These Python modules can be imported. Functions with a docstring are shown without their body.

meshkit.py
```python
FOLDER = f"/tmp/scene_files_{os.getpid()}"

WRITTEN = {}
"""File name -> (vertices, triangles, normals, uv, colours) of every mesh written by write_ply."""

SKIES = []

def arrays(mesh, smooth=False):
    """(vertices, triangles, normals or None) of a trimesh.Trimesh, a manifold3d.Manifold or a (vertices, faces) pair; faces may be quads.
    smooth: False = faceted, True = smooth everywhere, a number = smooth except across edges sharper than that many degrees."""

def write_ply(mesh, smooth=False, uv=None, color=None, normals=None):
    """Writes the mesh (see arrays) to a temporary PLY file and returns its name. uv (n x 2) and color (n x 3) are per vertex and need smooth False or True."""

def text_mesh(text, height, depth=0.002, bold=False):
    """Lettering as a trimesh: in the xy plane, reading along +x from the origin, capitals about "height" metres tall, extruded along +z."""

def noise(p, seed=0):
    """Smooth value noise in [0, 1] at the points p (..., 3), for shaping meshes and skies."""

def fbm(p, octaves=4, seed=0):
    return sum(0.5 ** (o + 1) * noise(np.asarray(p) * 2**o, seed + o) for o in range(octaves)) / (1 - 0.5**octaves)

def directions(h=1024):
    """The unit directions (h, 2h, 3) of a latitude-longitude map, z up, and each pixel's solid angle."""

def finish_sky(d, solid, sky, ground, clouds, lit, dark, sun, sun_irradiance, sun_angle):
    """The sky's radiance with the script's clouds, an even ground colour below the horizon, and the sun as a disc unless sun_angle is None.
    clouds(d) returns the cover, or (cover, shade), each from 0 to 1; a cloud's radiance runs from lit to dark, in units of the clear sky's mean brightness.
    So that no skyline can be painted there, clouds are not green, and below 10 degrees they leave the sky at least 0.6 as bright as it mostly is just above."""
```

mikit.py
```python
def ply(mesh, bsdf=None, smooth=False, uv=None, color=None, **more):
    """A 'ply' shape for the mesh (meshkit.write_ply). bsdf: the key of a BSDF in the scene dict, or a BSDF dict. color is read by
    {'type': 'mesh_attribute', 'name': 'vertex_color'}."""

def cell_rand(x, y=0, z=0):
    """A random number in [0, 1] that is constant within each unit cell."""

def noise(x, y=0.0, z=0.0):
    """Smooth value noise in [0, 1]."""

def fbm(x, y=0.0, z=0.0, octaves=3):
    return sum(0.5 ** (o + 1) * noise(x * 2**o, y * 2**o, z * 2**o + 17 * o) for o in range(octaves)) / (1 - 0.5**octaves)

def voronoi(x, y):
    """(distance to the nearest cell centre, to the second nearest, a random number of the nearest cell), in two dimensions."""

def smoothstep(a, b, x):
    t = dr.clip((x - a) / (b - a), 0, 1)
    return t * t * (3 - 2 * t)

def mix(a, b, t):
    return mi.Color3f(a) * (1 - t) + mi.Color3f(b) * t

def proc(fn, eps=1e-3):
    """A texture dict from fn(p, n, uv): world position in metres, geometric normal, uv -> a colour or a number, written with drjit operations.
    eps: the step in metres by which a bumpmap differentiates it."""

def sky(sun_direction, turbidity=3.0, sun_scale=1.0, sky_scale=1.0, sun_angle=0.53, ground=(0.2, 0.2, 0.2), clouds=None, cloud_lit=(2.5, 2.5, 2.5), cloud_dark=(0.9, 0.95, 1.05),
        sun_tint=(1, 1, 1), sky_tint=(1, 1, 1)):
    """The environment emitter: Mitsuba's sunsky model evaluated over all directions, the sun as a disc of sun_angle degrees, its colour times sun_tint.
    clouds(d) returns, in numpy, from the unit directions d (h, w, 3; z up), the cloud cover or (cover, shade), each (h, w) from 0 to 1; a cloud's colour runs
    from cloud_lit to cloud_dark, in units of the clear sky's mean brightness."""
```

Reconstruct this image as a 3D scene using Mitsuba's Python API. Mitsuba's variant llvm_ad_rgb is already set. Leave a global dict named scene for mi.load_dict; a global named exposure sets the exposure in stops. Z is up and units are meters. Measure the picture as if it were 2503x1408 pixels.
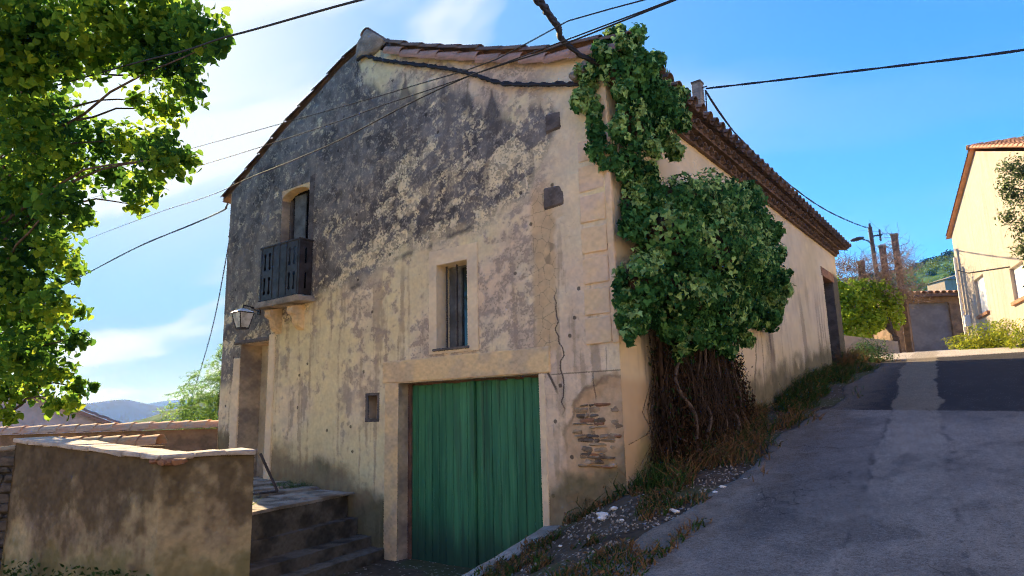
import math, numpy as np, trimesh, mitsuba as mi, mikit, meshkit
import drjit as dr
from mikit import proc, noise, fbm, voronoi, smoothstep, mix, cell_rand
import shapely.geometry as sg
from shapely.ops import unary_union
T = mi.ScalarTransform4f
scene, labels = {}, {}

# ------------------------------------------------------------------ camera, sky, exposure
CAM = np.array([3.728, -7.078, 1.6])
scene['camera'] = dict(type='perspective', fov=74.69, fov_axis='x', near_clip=0.05, far_clip=20000.0,
    to_world=T().look_at(origin=CAM.tolist(), target=[-2.1485, 0.7932, 3.4727], up=[0.1311, -0.13577, 0.98203]))
AZ, EL = math.radians(-68), math.radians(28)
SUN = [math.sin(AZ) * math.cos(EL), math.cos(AZ) * math.cos(EL), math.sin(EL)]
exposure = 3.45

def sky_clouds(d):
    d = np.asarray(d, float)
    z = np.maximum(d[..., 2], 0.0)
    q = np.stack([d[..., 0] / (z + .22), d[..., 1] / (z + .22), 0 * z], -1)
    w = meshkit.fbm(q * np.array([1.1, 1.8, 1]) + 7, 4, 3) - .5
    band = meshkit.fbm(np.stack([q[..., 0] * 1.1 + w * 1.6 + q[..., 1] * .5, q[..., 1] * 3.2 - q[..., 0] * 1.1 + w, 0 * z], -1) + 3, 5, 9)
    sep = np.degrees(np.arccos(np.clip(d @ np.array(SUN), -1, 1)))
    glow = np.exp(-(sep / 15.0) ** 2); wide = 1 / (1 + np.exp((sep - 40) / 6))
    wisp = np.clip((band - .45) * 4.5, 0, 1)
    low = np.exp(-(z / .09) ** 2)
    cover = np.clip(wide * .93 + wisp * .10 + low * wide * .5, 0, .97)
    white = np.clip(wisp * (.25 + .65 * wide) + glow * 1.1 + low * .75, 0, 1)
    return cover, 1 - white

scene['sky'] = mikit.sky(SUN, turbidity=2.2, sun_scale=1.0, sky_scale=.88, clouds=sky_clouds, cloud_lit=(1.75, 1.85, 2.0), cloud_dark=(.42, .95, 1.72), sun_tint=(1.04, 1.0, .93), sky_tint=(.25, .64, 1.18), ground=(.2, .18, .15))

# ------------------------------------------------------------------ helpers
def rng(s): return np.random.default_rng(s)
def numbered(k):
    if k not in scene and k not in labels: return k
    i = 1
    while f'{k}_{i:03d}' in scene or f'{k}_{i:03d}' in labels: i += 1
    return f'{k}_{i:03d}'
def thing(name, label, cat, group=None, kind=None):
    k = numbered(name); labels[k] = dict(label=label, category=cat)
    if group: labels[k]['group'] = group
    if kind: labels[k]['kind'] = kind
    return k
def add(name, mesh, m, parent=None, smooth=False, color=None, label=None, kind=None):
    k = numbered(f'{parent}__{name}' if parent else name)
    scene[k] = mikit.ply(mesh, m, smooth=smooth, color=color)
    if label or kind:
        labels[k] = {}
        if label: labels[k]['label'] = label
        if kind: labels[k]['kind'] = kind
    return k
def one(name, mesh, m, label, cat, group=None, smooth=False, color=None, kind=None):
    k = add(name, mesh, m, None, smooth, color)
    labels[k] = dict(label=label, category=cat)
    if group: labels[k]['group'] = group
    if kind: labels[k]['kind'] = kind
    return k
def struct(name, mesh, m, label=None, smooth=False, color=None):
    k = add(name, mesh, m, None, smooth, color)
    labels[k] = dict(kind='structure')
    if label: labels[k]['label'] = label
    return k
def cat(*ms):
    vs, fs, o = [], [], 0
    for v, f in ms:
        v = np.asarray(v, float); f = np.asarray(f, int)
        if f.shape[1] == 4: f = np.vstack([f[:, [0, 1, 2]], f[:, [0, 2, 3]]])
        vs.append(v); fs.append(f + o); o += len(v)
    return np.vstack(vs), np.vstack(fs)
BF = np.array([[0, 2, 3, 1], [4, 5, 7, 6], [0, 1, 5, 4], [2, 6, 7, 3], [0, 4, 6, 2], [1, 3, 7, 5]])
def box(x0, x1, y0, y1, z0, z1):
    v = np.array([[x, y, z] for z in (z0, z1) for y in (y0, y1) for x in (x0, x1)], float)
    return v, BF
def rbox(x0, x1, y0, y1, z0, z1, c=.008, jit=0, seed=0):
    """box with chamfered edges (convex hull of inset corners), optionally jittered"""
    c = min(c, (x1 - x0) / 3, (y1 - y0) / 3, (z1 - z0) / 3)
    p = []
    for x, sx in ((x0, 1), (x1, -1)):
        for y, sy in ((y0, 1), (y1, -1)):
            for z, sz in ((z0, 1), (z1, -1)):
                p += [[x + sx * c, y + sy * c, z], [x + sx * c, y, z + sz * c], [x, y + sy * c, z + sz * c]]
    p = np.array(p)
    if jit: p = p + rng(seed).normal(0, jit, p.shape)
    h = trimesh.convex.convex_hull(p)
    return np.array(h.vertices), np.array(h.faces)
def xf(m, M):
    v, f = m; M = np.asarray(M, float)
    return v @ M[:3, :3].T + M[:3, 3], f
def rot(ax, deg, at=(0, 0, 0)):
    return trimesh.transformations.rotation_matrix(math.radians(deg), ax, at)
def move(m, x, y, z): return np.asarray(m[0]) + [x, y, z], m[1]
def tube(pts, r, n=6, cap=True):
    p = np.asarray(pts, float); k = len(p); r = np.broadcast_to(np.asarray(r, float), (k,))
    t = np.gradient(p, axis=0); t /= np.linalg.norm(t, axis=1, keepdims=True) + 1e-12
    a = np.array([0, 0, 1.]) if abs(t[:, 2]).mean() < .8 else np.array([1., 0, 0])
    u = np.cross(t, a); u /= np.linalg.norm(u, axis=1, keepdims=True) + 1e-12
    w = np.cross(t, u)
    th = np.arange(n) * 2 * np.pi / n
    v = (p[:, None] + r[:, None, None] * (np.cos(th)[None, :, None] * u[:, None] + np.sin(th)[None, :, None] * w[:, None])).reshape(-1, 3)
    f = []
    for i in range(k - 1):
        for j in range(n):
            a0, b0 = i * n + j, i * n + (j + 1) % n
            f.append([a0, a0 + n, b0 + n, b0])
    f = np.array(f); f = np.vstack([f[:, [0, 1, 2]], f[:, [0, 2, 3]]])
    if cap:
        v = np.vstack([v, p[:1], p[-1:]]); c0, c1 = len(v) - 2, len(v) - 1; e = (k - 1) * n
        f = np.vstack([f, [[c0, j, (j + 1) % n] for j in range(n)], [[c1, e + (j + 1) % n, e + j] for j in range(n)]])
    return v, f
def grid(P):
    """P (a, b, 3) -> quads"""
    a, b = P.shape[:2]; i = np.arange(a * b).reshape(a, b)
    f = np.stack([i[:-1, :-1], i[1:, :-1], i[1:, 1:], i[:-1, 1:]], -1).reshape(-1, 4)
    return P.reshape(-1, 3), f
def extr(poly, d, frame=None):
    """shapely polygon in (x, z) extruded from y=0 to y=d"""
    gs = getattr(poly, 'geoms', [poly]); out = []
    for g in gs:
        m = trimesh.creation.extrude_polygon(g, d, engine='earcut')
        v = np.array(m.vertices); out.append((np.stack([v[:, 0], v[:, 2], v[:, 1]], 1), np.array(m.faces)[:, ::-1]))
    return cat(*out)
def lines(a, b, step, cuts):
    c = sorted(set([a, b] + [x for x in cuts if a < x < b])); out = []
    for p, q in zip(c[:-1], c[1:]):
        n = max(1, int(round((q - p) / step))); out += list(np.linspace(p, q, n, endpoint=False))
    return np.array(out + [b])
def wall_grid(us, vs, holes, fn):
    U, V = np.meshgrid(us, vs, indexing='ij')
    P = fn(U, V); v, f = grid(P)
    uc = (us[:-1] + us[1:]) / 2; vc = (vs[:-1] + vs[1:]) / 2
    UC, VC = np.meshgrid(uc, vc, indexing='ij'); keep = np.ones(UC.shape, bool)
    for (a, b, c, d) in holes: keep &= ~((UC > a) & (UC < b) & (VC > c) & (VC < d))
    return v, f[keep.ravel()]
def reveal(a, b, c, d, y0, y1, back=False):
    """the four jamb faces of an opening in the facade plane, from y0 to y1"""
    v = np.array([[a, y0, c], [b, y0, c], [b, y0, d], [a, y0, d], [a, y1, c], [b, y1, c], [b, y1, d], [a, y1, d]], float)
    f = [[0, 1, 5, 4], [1, 2, 6, 5], [2, 3, 7, 6], [3, 0, 4, 7]]
    if back: f.append([4, 5, 6, 7])
    return v, np.array(f)
def interp(x, tab):
    t = np.array(tab, float); return np.interp(x, t[:, 0], t[:, 1])
def dinterp(x, tab):
    """piecewise linear interpolation in drjit"""
    r = mi.Float(tab[0][1])
    for (x0, y0), (x1, y1) in zip(tab[:-1], tab[1:]):
        r = dr.select(x > x0, y0 + (y1 - y0) * dr.clip((x - x0) / (x1 - x0), 0, 1), r)
    return r
def C3(r, g, b): return mi.Color3f(r, g, b)

# ------------------------------------------------------------------ materials
def mat(key, color=None, fn=None, rough=.85, bump=None, bscale=1.0, spec=.3, eps=2e-3, **k):
    b = dict(type='principled', base_color=(proc(fn) if fn else dict(type='rgb', value=list(color))), roughness=rough, specular=spec, **k)
    if bump: b = dict(type='bumpmap', arbitrary=proc(bump, eps=eps), scale=bscale, bsdf=b)
    scene[key] = dict(type='twosided', bsdf=b)
    return key
STAIN = [(-9, 2.1), (-7.4, 2.75), (-5.8, 3.55), (-4.83, 3.78), (-3.96, 3.96), (-3.08, 4.09), (-2.05, 4.2), (-1.26, 4.5), (-.95, 5.0), (-.62, 5.6), (-.4, 6.4)]
CABLE = [(-9, 12), (-4.9, 9.0), (-4.64, 7.77), (-4.22, 7.56), (-3.53, 7.24), (-2.99, 7.0), (-2.23, 6.62), (-1.55, 6.22), (-.93, 6.0), (-.42, 5.81), (0, 5.75)]
BASE = [(-9, 1.0), (-6.8, .85), (-5, .55), (-4.4, .25), (-3.8, -.15), (-1.2, .2), (0, .75)]
def plaster_color(p, n, uv):
    x, z = p.x, p.z
    n1 = fbm(x * 1.1, z * 1.1, 3.1, 4); n2 = fbm(x * 5 + 9, z * 5, 1.7, 4); n3 = fbm(x * 22, z * 22, 4.2, 3)
    fine = fbm(x * 42, z * 42, 9.1, 3)
    ca, sa = math.cos(.45), math.sin(.45)
    u, v = x * ca + z * sa, -x * sa + z * ca
    nd = fbm(u * 1.3, v * 4.2, 8.3, 4); nb = fbm(u * 5.5, v * 9.0, 2.3, 4); ng = fbm(x * 13 + 5, z * 13, 7.7, 3)
    streak = fbm(x * 7, z * .55, 5.5, 4)
    cream = mix(C3(.74, .625, .365), C3(.775, .64, .43), smoothstep(.35, .65, n1))
    cream = mix(cream, C3(.70, .53, .39), smoothstep(-4.2, -1.8, x) * smoothstep(.4, .7, fbm(x * .9 + 4, z * .9, 2, 3)) * .7)
    cream *= .80 + .36 * n2
    cream = mix(cream, C3(.36, .27, .18), smoothstep(.52, .64, streak * .8 + ng * .2) * smoothstep(4.4, 3.4, z) * .65)
    cream = mix(cream, C3(.30, .24, .2), smoothstep(.55, .63, fbm(x * 6 + 3, z * 1.5, 2.2, 3) * .55 + ng * .25 + n1 * .2) * .6 * smoothstep(-2.8, -4.2, x))
    # light grey bloom patches below the old roof line
    lp = smoothstep(.475, .575, nb * .45 + n1 * .3 + ng * .17 + fine * .08) * (smoothstep(1.2, 2.6, z)) * smoothstep(-7.2, -5.4, x) * smoothstep(-.5, -1.3, x)
    low = mix(cream, C3(.33, .255, .205) * (.7 + .6 * ng), lp * (.35 + .5 * smoothstep(.44, .54, ng * .5 + fine * .5)))
    # grey weathering above the old roof line
    zb = dinterp(x, STAIN); h = z - zb + (n1 - .5) * .5
    zt = dinterp(x, CABLE) - .42 + (streak - .5) * .5 + (n1 - .5) * .9 + (n2 - .5) * .25
    st = smoothstep(-.12, .22, h + (n2 - .5) * .5) * smoothstep(.15, -.15, z - zt)
    dense = smoothstep(.2, 2.2, h) * .10 + smoothstep(-3.4, -5.2, x) * .05
    patch = smoothstep(.475, .515, nd * .42 + nb * .33 + ng * .17 + fine * .08 - dense)
    fleck = smoothstep(.53, .57, ng * .45 + fine * .2 + nb * .35 - dense * .35)
    vs = fbm(x * 6.0, z * .8, 4.4, 4)
    grey = mix(C3(.085, .078, .075), C3(.25, .225, .20), smoothstep(.34, .62, n2 * .42 + n1 * .25 + ng * .15 + vs * .18))
    grey = mix(grey, C3(.40, .345, .27), smoothstep(.50, .62, ng * .5 + fine * .5) * .45)
    pf = smoothstep(.46, .54, ng * .5 + fine * .5)
    ps = smoothstep(.455, .53, nd * .48 + nb * .30 + n2 * .14 + fine * .08 - dense)
    pale_ = dr.clip(ps * (.50 + .50 * pf) + fleck * .40, 0, 1)
    up = mix(grey, C3(.72, .60, .38) * (.72 + .5 * n2), pale_)
    up = mix(up, C3(.11, .098, .092), smoothstep(.54, .66, vs) * .45)
    col = mix(low, up, st)
    line = smoothstep(.07, .0, dr.abs(h - (n2 - .5) * .1)) * smoothstep(-6.2, -5.6, x) * smoothstep(-1.6, -2.3, x) * smoothstep(.35, .6, ng + .15)
    col = mix(col, C3(.09, .08, .07), line * .8 * smoothstep(.42, .56, fbm(x * 2.3, 3.3, .5, 3)))
    # ochre crackled strip
    d1, d2, _ = voronoi(x * 7, z * 6)
    sx = smoothstep(.22, .12, dr.abs(x + 1.02 + (n2 - .5) * .12)) * smoothstep(4.7, 4.4, z) * smoothstep(2.3, 2.5, z)
    col = mix(col, C3(.56, .40, .22) * (.8 + .4 * n2), sx * .8)
    col = mix(col, C3(.2, .15, .1), smoothstep(.05, .015, d2 - d1) * dr.clip(sx + .25 * smoothstep(.6, .7, n1), 0, 1) * .6)
    # render lost at the lower corner
    e = dr.sqrt(dr.square((x + .12) / .75) + dr.square((z - .98) / 1.02)) + (n2 - .5) * .35
    lost = smoothstep(1.02, .96, e) * smoothstep(-.95, -.7, x + (n2 - .5) * .3)
    col = mix(col, mix(C3(.50, .33, .19), C3(.60, .44, .29), n2) * (.75 + .5 * ng), lost)
    col = mix(col, C3(.2, .13, .08), smoothstep(.06, .0, dr.abs(e - 1.0)) * .7 * smoothstep(-.95, -.7, x))
    # crack lines and ashlar joints
    wob = (fbm(z * 3, 1.5, .3, 3) - .5) * .35
    crack = smoothstep(.016, .005, dr.abs(x + .84 + wob)) * smoothstep(3.3, 3.0, z) * smoothstep(1.5, 1.8, z)
    crack = dr.maximum(crack, smoothstep(.03, .008, dr.abs(x + 1.05 + .5 * (z - 2.15) + wob * .5)) * smoothstep(2.42, 2.3, z) * smoothstep(1.8, 1.95, z))
    crack = dr.maximum(crack, smoothstep(.012, .004, dr.abs(z - 2.10)) * smoothstep(-1.0, -.95, x) * .7 * (1 - lost))
    crack = dr.maximum(crack, smoothstep(.012, .004, dr.abs(x + .37)) * smoothstep(2.1, 2.08, z) * smoothstep(1.75, 1.8, z) * .7)
    crack = dr.maximum(crack, smoothstep(.012, .004, dr.abs(x + .18)) * smoothstep(2.4, 2.38, z) * smoothstep(2.1, 2.12, z) * .4)
    crack = dr.maximum(crack, smoothstep(.012, .004, dr.abs(x + 4.8)) * smoothstep(6.6, 6.8, z) * .5)
    col = mix(col, C3(.05, .04, .035), crack * .85)
    # rust drips below the cable hooks
    for hx, hz, hw_ in ((-3.62, 7.15, .12), (-2.78, 6.8, .05), (-2.3, 6.55, .10), (-1.85, 6.3, .15)):
        dz = hz - z
        w_ = .015 + hw_ * smoothstep(.1, .5, dz) + (n2 - .5) * .1
        col = mix(col, C3(.10, .09, .085), smoothstep(w_ + .03, w_ - .03, dr.abs(x - hx)) * smoothstep(0, .08, dz) * smoothstep(.8, .35, dz + (n2 - .5) * .5) * .8)
    # holes and soot specks
    vd = voronoi(x * 2.3 + 1, z * 2.3); dots = smoothstep(.075, .045, vd[0]) * smoothstep(.80, .82, vd[2])
    col = mix(col, C3(.04, .035, .03), dots * .8)
    # damp, moss and dirt at the foot
    hb = z - dinterp(x, BASE) - (n2 - .35) * .55 - (n1 - .5) * .5
    damp = smoothstep(.5, .15, hb)
    col = mix(col, mix(C3(.20, .15, .09), C3(.09, .09, .04), smoothstep(.4, .65, n1)) * (.6 + .8 * ng), damp * .85)
    return dr.clip(col * (.80 + .22 * n3 + .18 * fine), .02, .9)
def plaster_bump(p, n, uv):
    x, z = p.x, p.z
    return .010 * fbm(x * 9, z * 9, p.y * 9, 4) + .004 * noise(x * 60, z * 60, p.y * 60) + .012 * smoothstep(.45, .6, fbm(x * 4 + 9, z * 4, 1.7, 3))
mat('mat_plaster', fn=plaster_color, rough=.92, bump=plaster_bump, spec=.15)
def side_color(p, n, uv):
    x, z = p.y, p.z
    n1 = fbm(x * .8, z * .8, 3.1, 4); n2 = fbm(x * 4 + 9, z * 4, 1.7, 4); ng = fbm(x * 14, z * 14, 7.7, 3)
    streak = fbm(x * 4.5, z * .35, 5.5, 4)
    col = mix(C3(.62, .505, .32), C3(.66, .54, .38), smoothstep(.3, .7, n1)) * (.8 + .4 * n2)
    col = mix(col, C3(.2, .16, .13), smoothstep(.50, .64, streak) * smoothstep(5.2, 3.2, z) * .6)
    gl = .72 + .165 * x
    hb = z - gl - (n2 - .3) * .8
    col = mix(col, mix(C3(.13, .11, .07), C3(.07, .075, .035), n1) * (.6 + .8 * ng), smoothstep(.7, .2, hb) * .85)
    col = mix(col, C3(.13, .105, .085), smoothstep(.34, .1, dr.abs(x - 6.1 + (n2 - .5) * .5)) * smoothstep(2.3, 2.8, z) * smoothstep(3.9, 3.4, z) * smoothstep(.4, .55, fbm(x * 9, z * .9, 3.1, 3)) * .8)
    e = smoothstep(.06, .02, dr.abs(x - 4.9 - .45 * (z - 2) - (n2 - .5) * .3)) * smoothstep(3.1, 2.7, z)
    col = mix(col, C3(.1, .08, .06), e * .6)
    lost = smoothstep(1.25, 1.05, x + (n2 - .5) * .6) * smoothstep(2.1, 1.9, z + (n1 - .5) * .3)
    col = mix(col, mix(C3(.46, .31, .18), C3(.58, .43, .28), n2), lost * .8)
    gr = smoothstep(.7, .1, dr.sqrt(dr.square(x - .8) + dr.square((z - .95) * 1.3)) + (n2 - .5) * .5)
    col = mix(col, C3(.14, .16, .06) * (.6 + .8 * ng), gr * .8)
    far = smoothstep(12.42, 12.5, x + (n2 - .5) * .08) * smoothstep(5.3, 5.1, z)
    col = mix(col, C3(.10, .095, .075) * (.6 + .8 * ng), far)
    return dr.clip(col, .02, .9)
mat('mat_side', fn=side_color, rough=.92, bump=lambda p, n, uv: .010 * fbm(p.x * 9, p.z * 9, p.y * 9, 4) + .004 * noise(p.x * 55, p.z * 55, p.y * 55), spec=.15)
def var(c, f=4.0, amt=.5, c2=None):
    c2 = c2 or [v * .55 for v in c]
    def fn(p, n, uv):
        a = fbm(p.x * f, p.y * f, p.z * f, 4); b = fbm(p.x * f * 6, p.y * f * 6, p.z * f * 6, 3)
        return dr.clip(mix(C3(*c), C3(*c2), smoothstep(.35, .7, a)) * (1 - amt / 2 + amt * b), .005, .95)
    return fn
def rough_bump(a=.006, f=18):
    return lambda p, n, uv: a * fbm(p.x * f, p.y * f, p.z * f, 4)
mat('mat_trim', fn=var((.80, .64, .42), 3, .3, (.68, .55, .38)), bump=rough_bump(.005, 20), spec=.15)
mat('mat_ochre', fn=var((.76, .55, .29), 4, .5, (.60, .45, .28)), bump=rough_bump(.006, 14), spec=.15)
mat('mat_quoin', fn=var((.76, .56, .33), 3, .4, (.70, .53, .37)), bump=rough_bump(.006, 14), spec=.15)
mat('mat_rubble', fn=var((.42, .30, .19), 9, .6, (.26, .19, .13)), bump=rough_bump(.01, 22), spec=.15)
mat('mat_stone', fn=var((.24, .19, .14), 9, .6, (.12, .09, .07)), bump=rough_bump(.01, 22), spec=.2)
mat('mat_darkstone', fn=var((.15, .13, .12), 7, .6, (.08, .07, .065)), bump=rough_bump(.01, 22), spec=.2)
mat('mat_iron', fn=var((.055, .05, .055), 8, .6, (.035, .03, .03)), rough=.55, spec=.4, metallic=.3)
mat('mat_tile', fn=var((.40, .24, .18), 6, .5, (.27, .18, .14)), bump=rough_bump(.004, 25), rough=.8)
mat('mat_tiledark', fn=var((.11, .08, .07), 6, .6, (.2, .13, .09)), bump=rough_bump(.004, 25), rough=.85)
mat('mat_mortar', fn=var((.34, .29, .24), 7, .5, (.19, .17, .15)), bump=rough_bump(.012, 16))
mat('mat_genoise', fn=var((.17, .11, .075), 6, .7, (.09, .06, .045)), bump=rough_bump(.008, 25))
mat('mat_glass', color=(.02, .025, .03), rough=.03, spec=.7)
mat('mat_shutter', fn=var((.16, .17, .17), 5, .4), rough=.7)
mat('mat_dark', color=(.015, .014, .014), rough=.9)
mat('mat_paledoor', fn=var((.56, .52, .40), 3, .3, (.44, .40, .31)), rough=.6)
mat('mat_wood', fn=var((.16, .09, .06), 8, .6, (.08, .05, .04)), rough=.8)
def green_wood(p, n, uv):
    k = cell_rand(dr.floor((p.x + 3.66) / .1356 + 40), 3, 1)
    g = fbm(p.x * 55, p.z * 2.2, p.y * 8, 4); w = fbm(p.x * 9, p.z * 1.3, 3.3, 4)
    c = mix(C3(.014, .115, .058), C3(.058, .245, .115), dr.clip(k * .7 + (w - .5) * 1.2 + .15, 0, 1)) * (.70 + .6 * g)
    c = mix(c, C3(.10, .20, .12), smoothstep(.62, .78, g) * .4)
    c = mix(c, C3(.03, .045, .035), smoothstep(.6, .75, fbm(p.x * 14, p.z * .8, 7.1, 3)) * .35)
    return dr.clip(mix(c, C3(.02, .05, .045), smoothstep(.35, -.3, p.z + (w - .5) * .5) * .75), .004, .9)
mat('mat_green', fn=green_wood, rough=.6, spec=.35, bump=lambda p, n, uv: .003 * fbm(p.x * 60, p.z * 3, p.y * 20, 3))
mat('mat_concrete', fn=var((.30, .29, .27), 4, .5, (.19, .185, .17)), bump=rough_bump(.006, 25))
mat('mat_step', fn=var((.11, .098, .082), 4, .8, (.04, .037, .032)), bump=rough_bump(.012, 14))
mat('mat_slab', fn=var((.27, .24, .21), 4, .6, (.14, .12, .10)), bump=rough_bump(.008, 14))
def parapet_color(p, n, uv):
    q = p.x * .75 + p.y * .7
    a = fbm(q * 2.2, p.z * 1.5, 1.1, 4); b = fbm(q * 9, p.z * 7, 5, 4); s = fbm(q * 6, p.z * .7, 3.3, 4)
    f_ = fbm(q * 26, p.z * 24, 3, 3); c = mix(C3(.42, .33, .19), C3(.30, .225, .15), smoothstep(.4, .65, a)) * (.45 + .6 * b + .5 * f_)
    k = smoothstep(.33, .56, s * .32 + a * .33 + (p.z - .7) * .20 + b * .35)
    c = mix(c, C3(.085, .062, .035) * (.4 + .7 * b + .5 * f_), k * .88)
    c = mix(c, C3(.13, .13, .04), smoothstep(.4, .0, p.z + (b - .5) * .6) * .6)
    return dr.clip(c, .01, .9)
mat('mat_parapet', fn=parapet_color, rough=.93, bump=lambda p, n, uv: .015 * fbm(p.x * 7, p.y * 7, p.z * 7, 4) + .006 * fbm(p.x * 40, p.y * 40, p.z * 40, 2), spec=.15)
mat('mat_wallbrown', fn=var((.30, .20, .13), 4, .5, (.17, .12, .08)), bump=rough_bump(.012, 10))
mat('mat_drystone', fn=var((.13, .11, .09), 8, .7, (.06, .055, .05)), bump=rough_bump(.012, 16))
mat('mat_coping', fn=var((.48, .42, .35), 6, .5, (.34, .30, .26)), bump=rough_bump(.006, 18))
mat('mat_copingtile', fn=var((.50, .30, .20), 5, .4, (.42, .35, .28)), bump=rough_bump(.004, 18))
mat('mat_rubber', color=(.025, .025, .03), rough=.7)
def pale(p, n, uv):
    a = fbm(p.x * 1.2, p.y * 1.2, p.z * .8, 4); t = fbm(p.x * 5, p.y * 5, p.z * .4, 4); b = fbm(p.x * 9, p.y * 9, p.z * 9, 3)
    c = mix(C3(.40, .355, .305), C3(.33, .29, .25), a) * (.85 + .3 * b)
    return dr.clip(mix(c, C3(.27, .23, .21), smoothstep(.53, .68, t) * .55), .02, .9)
mat('mat_render_pale', fn=pale, bump=rough_bump(.004, 18), spec=.15)
mat('mat_render_pink', fn=var((.60, .49, .44), 1.2, .25, (.52, .43, .38)), bump=rough_bump(.004, 18), spec=.15)
mat('mat_added_facing', fn=var((.68, .62, .52), 1.2, .25, (.60, .54, .46)), spec=.15)
mat('mat_added_side_house', fn=var((.42, .38, .34), 1.2, .25, (.36, .33, .30)), spec=.15)
mat('mat_newtile', fn=var((.52, .28, .17), 5, .4, (.42, .22, .14)), bump=rough_bump(.004, 18))
mat('mat_white', color=(.78, .77, .74), rough=.5)
mat('mat_blue_grey', fn=var((.22, .22, .245), 2, .4, (.16, .16, .18)), rough=.7)
mat('mat_pillar', fn=var((.19, .13, .10), 7, .6, (.11, .08, .07)), bump=rough_bump(.01, 20))
mat('mat_brick', fn=var((.33, .17, .10), 7, .6, (.22, .12, .08)), bump=rough_bump(.01, 20))
mat('mat_pole', fn=var((.12, .10, .085), 8, .5), rough=.85)
mat('mat_bark', fn=var((.12, .09, .075), 10, .6, (.06, .045, .04)), bump=rough_bump(.012, 20))
mat('mat_twig', fn=var((.050, .030, .018), 5, .9, (.022, .015, .011)), rough=.95)
mat('mat_dry', fn=var((.36, .26, .20), 6, .6, (.22, .15, .12)), rough=.9)
mat('mat_pebble', fn=var((.70, .68, .64), 20, .3, (.55, .52, .48)), rough=.8)
mat('mat_lampglass', fn=var((.62, .62, .60), 10, .1), rough=.35, spec=.5)
def leafmat(key, trans=.6, rough=.5):
    scene[key] = dict(type='principledthin', base_color=dict(type='mesh_attribute', name='vertex_color'), roughness=rough, diff_trans=trans, spec_trans=0.0)
    return key
leafmat('mat_leaf', 1.35, .45); leafmat('mat_ivy', .6, .4); leafmat('mat_weed', .7, .6)

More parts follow.
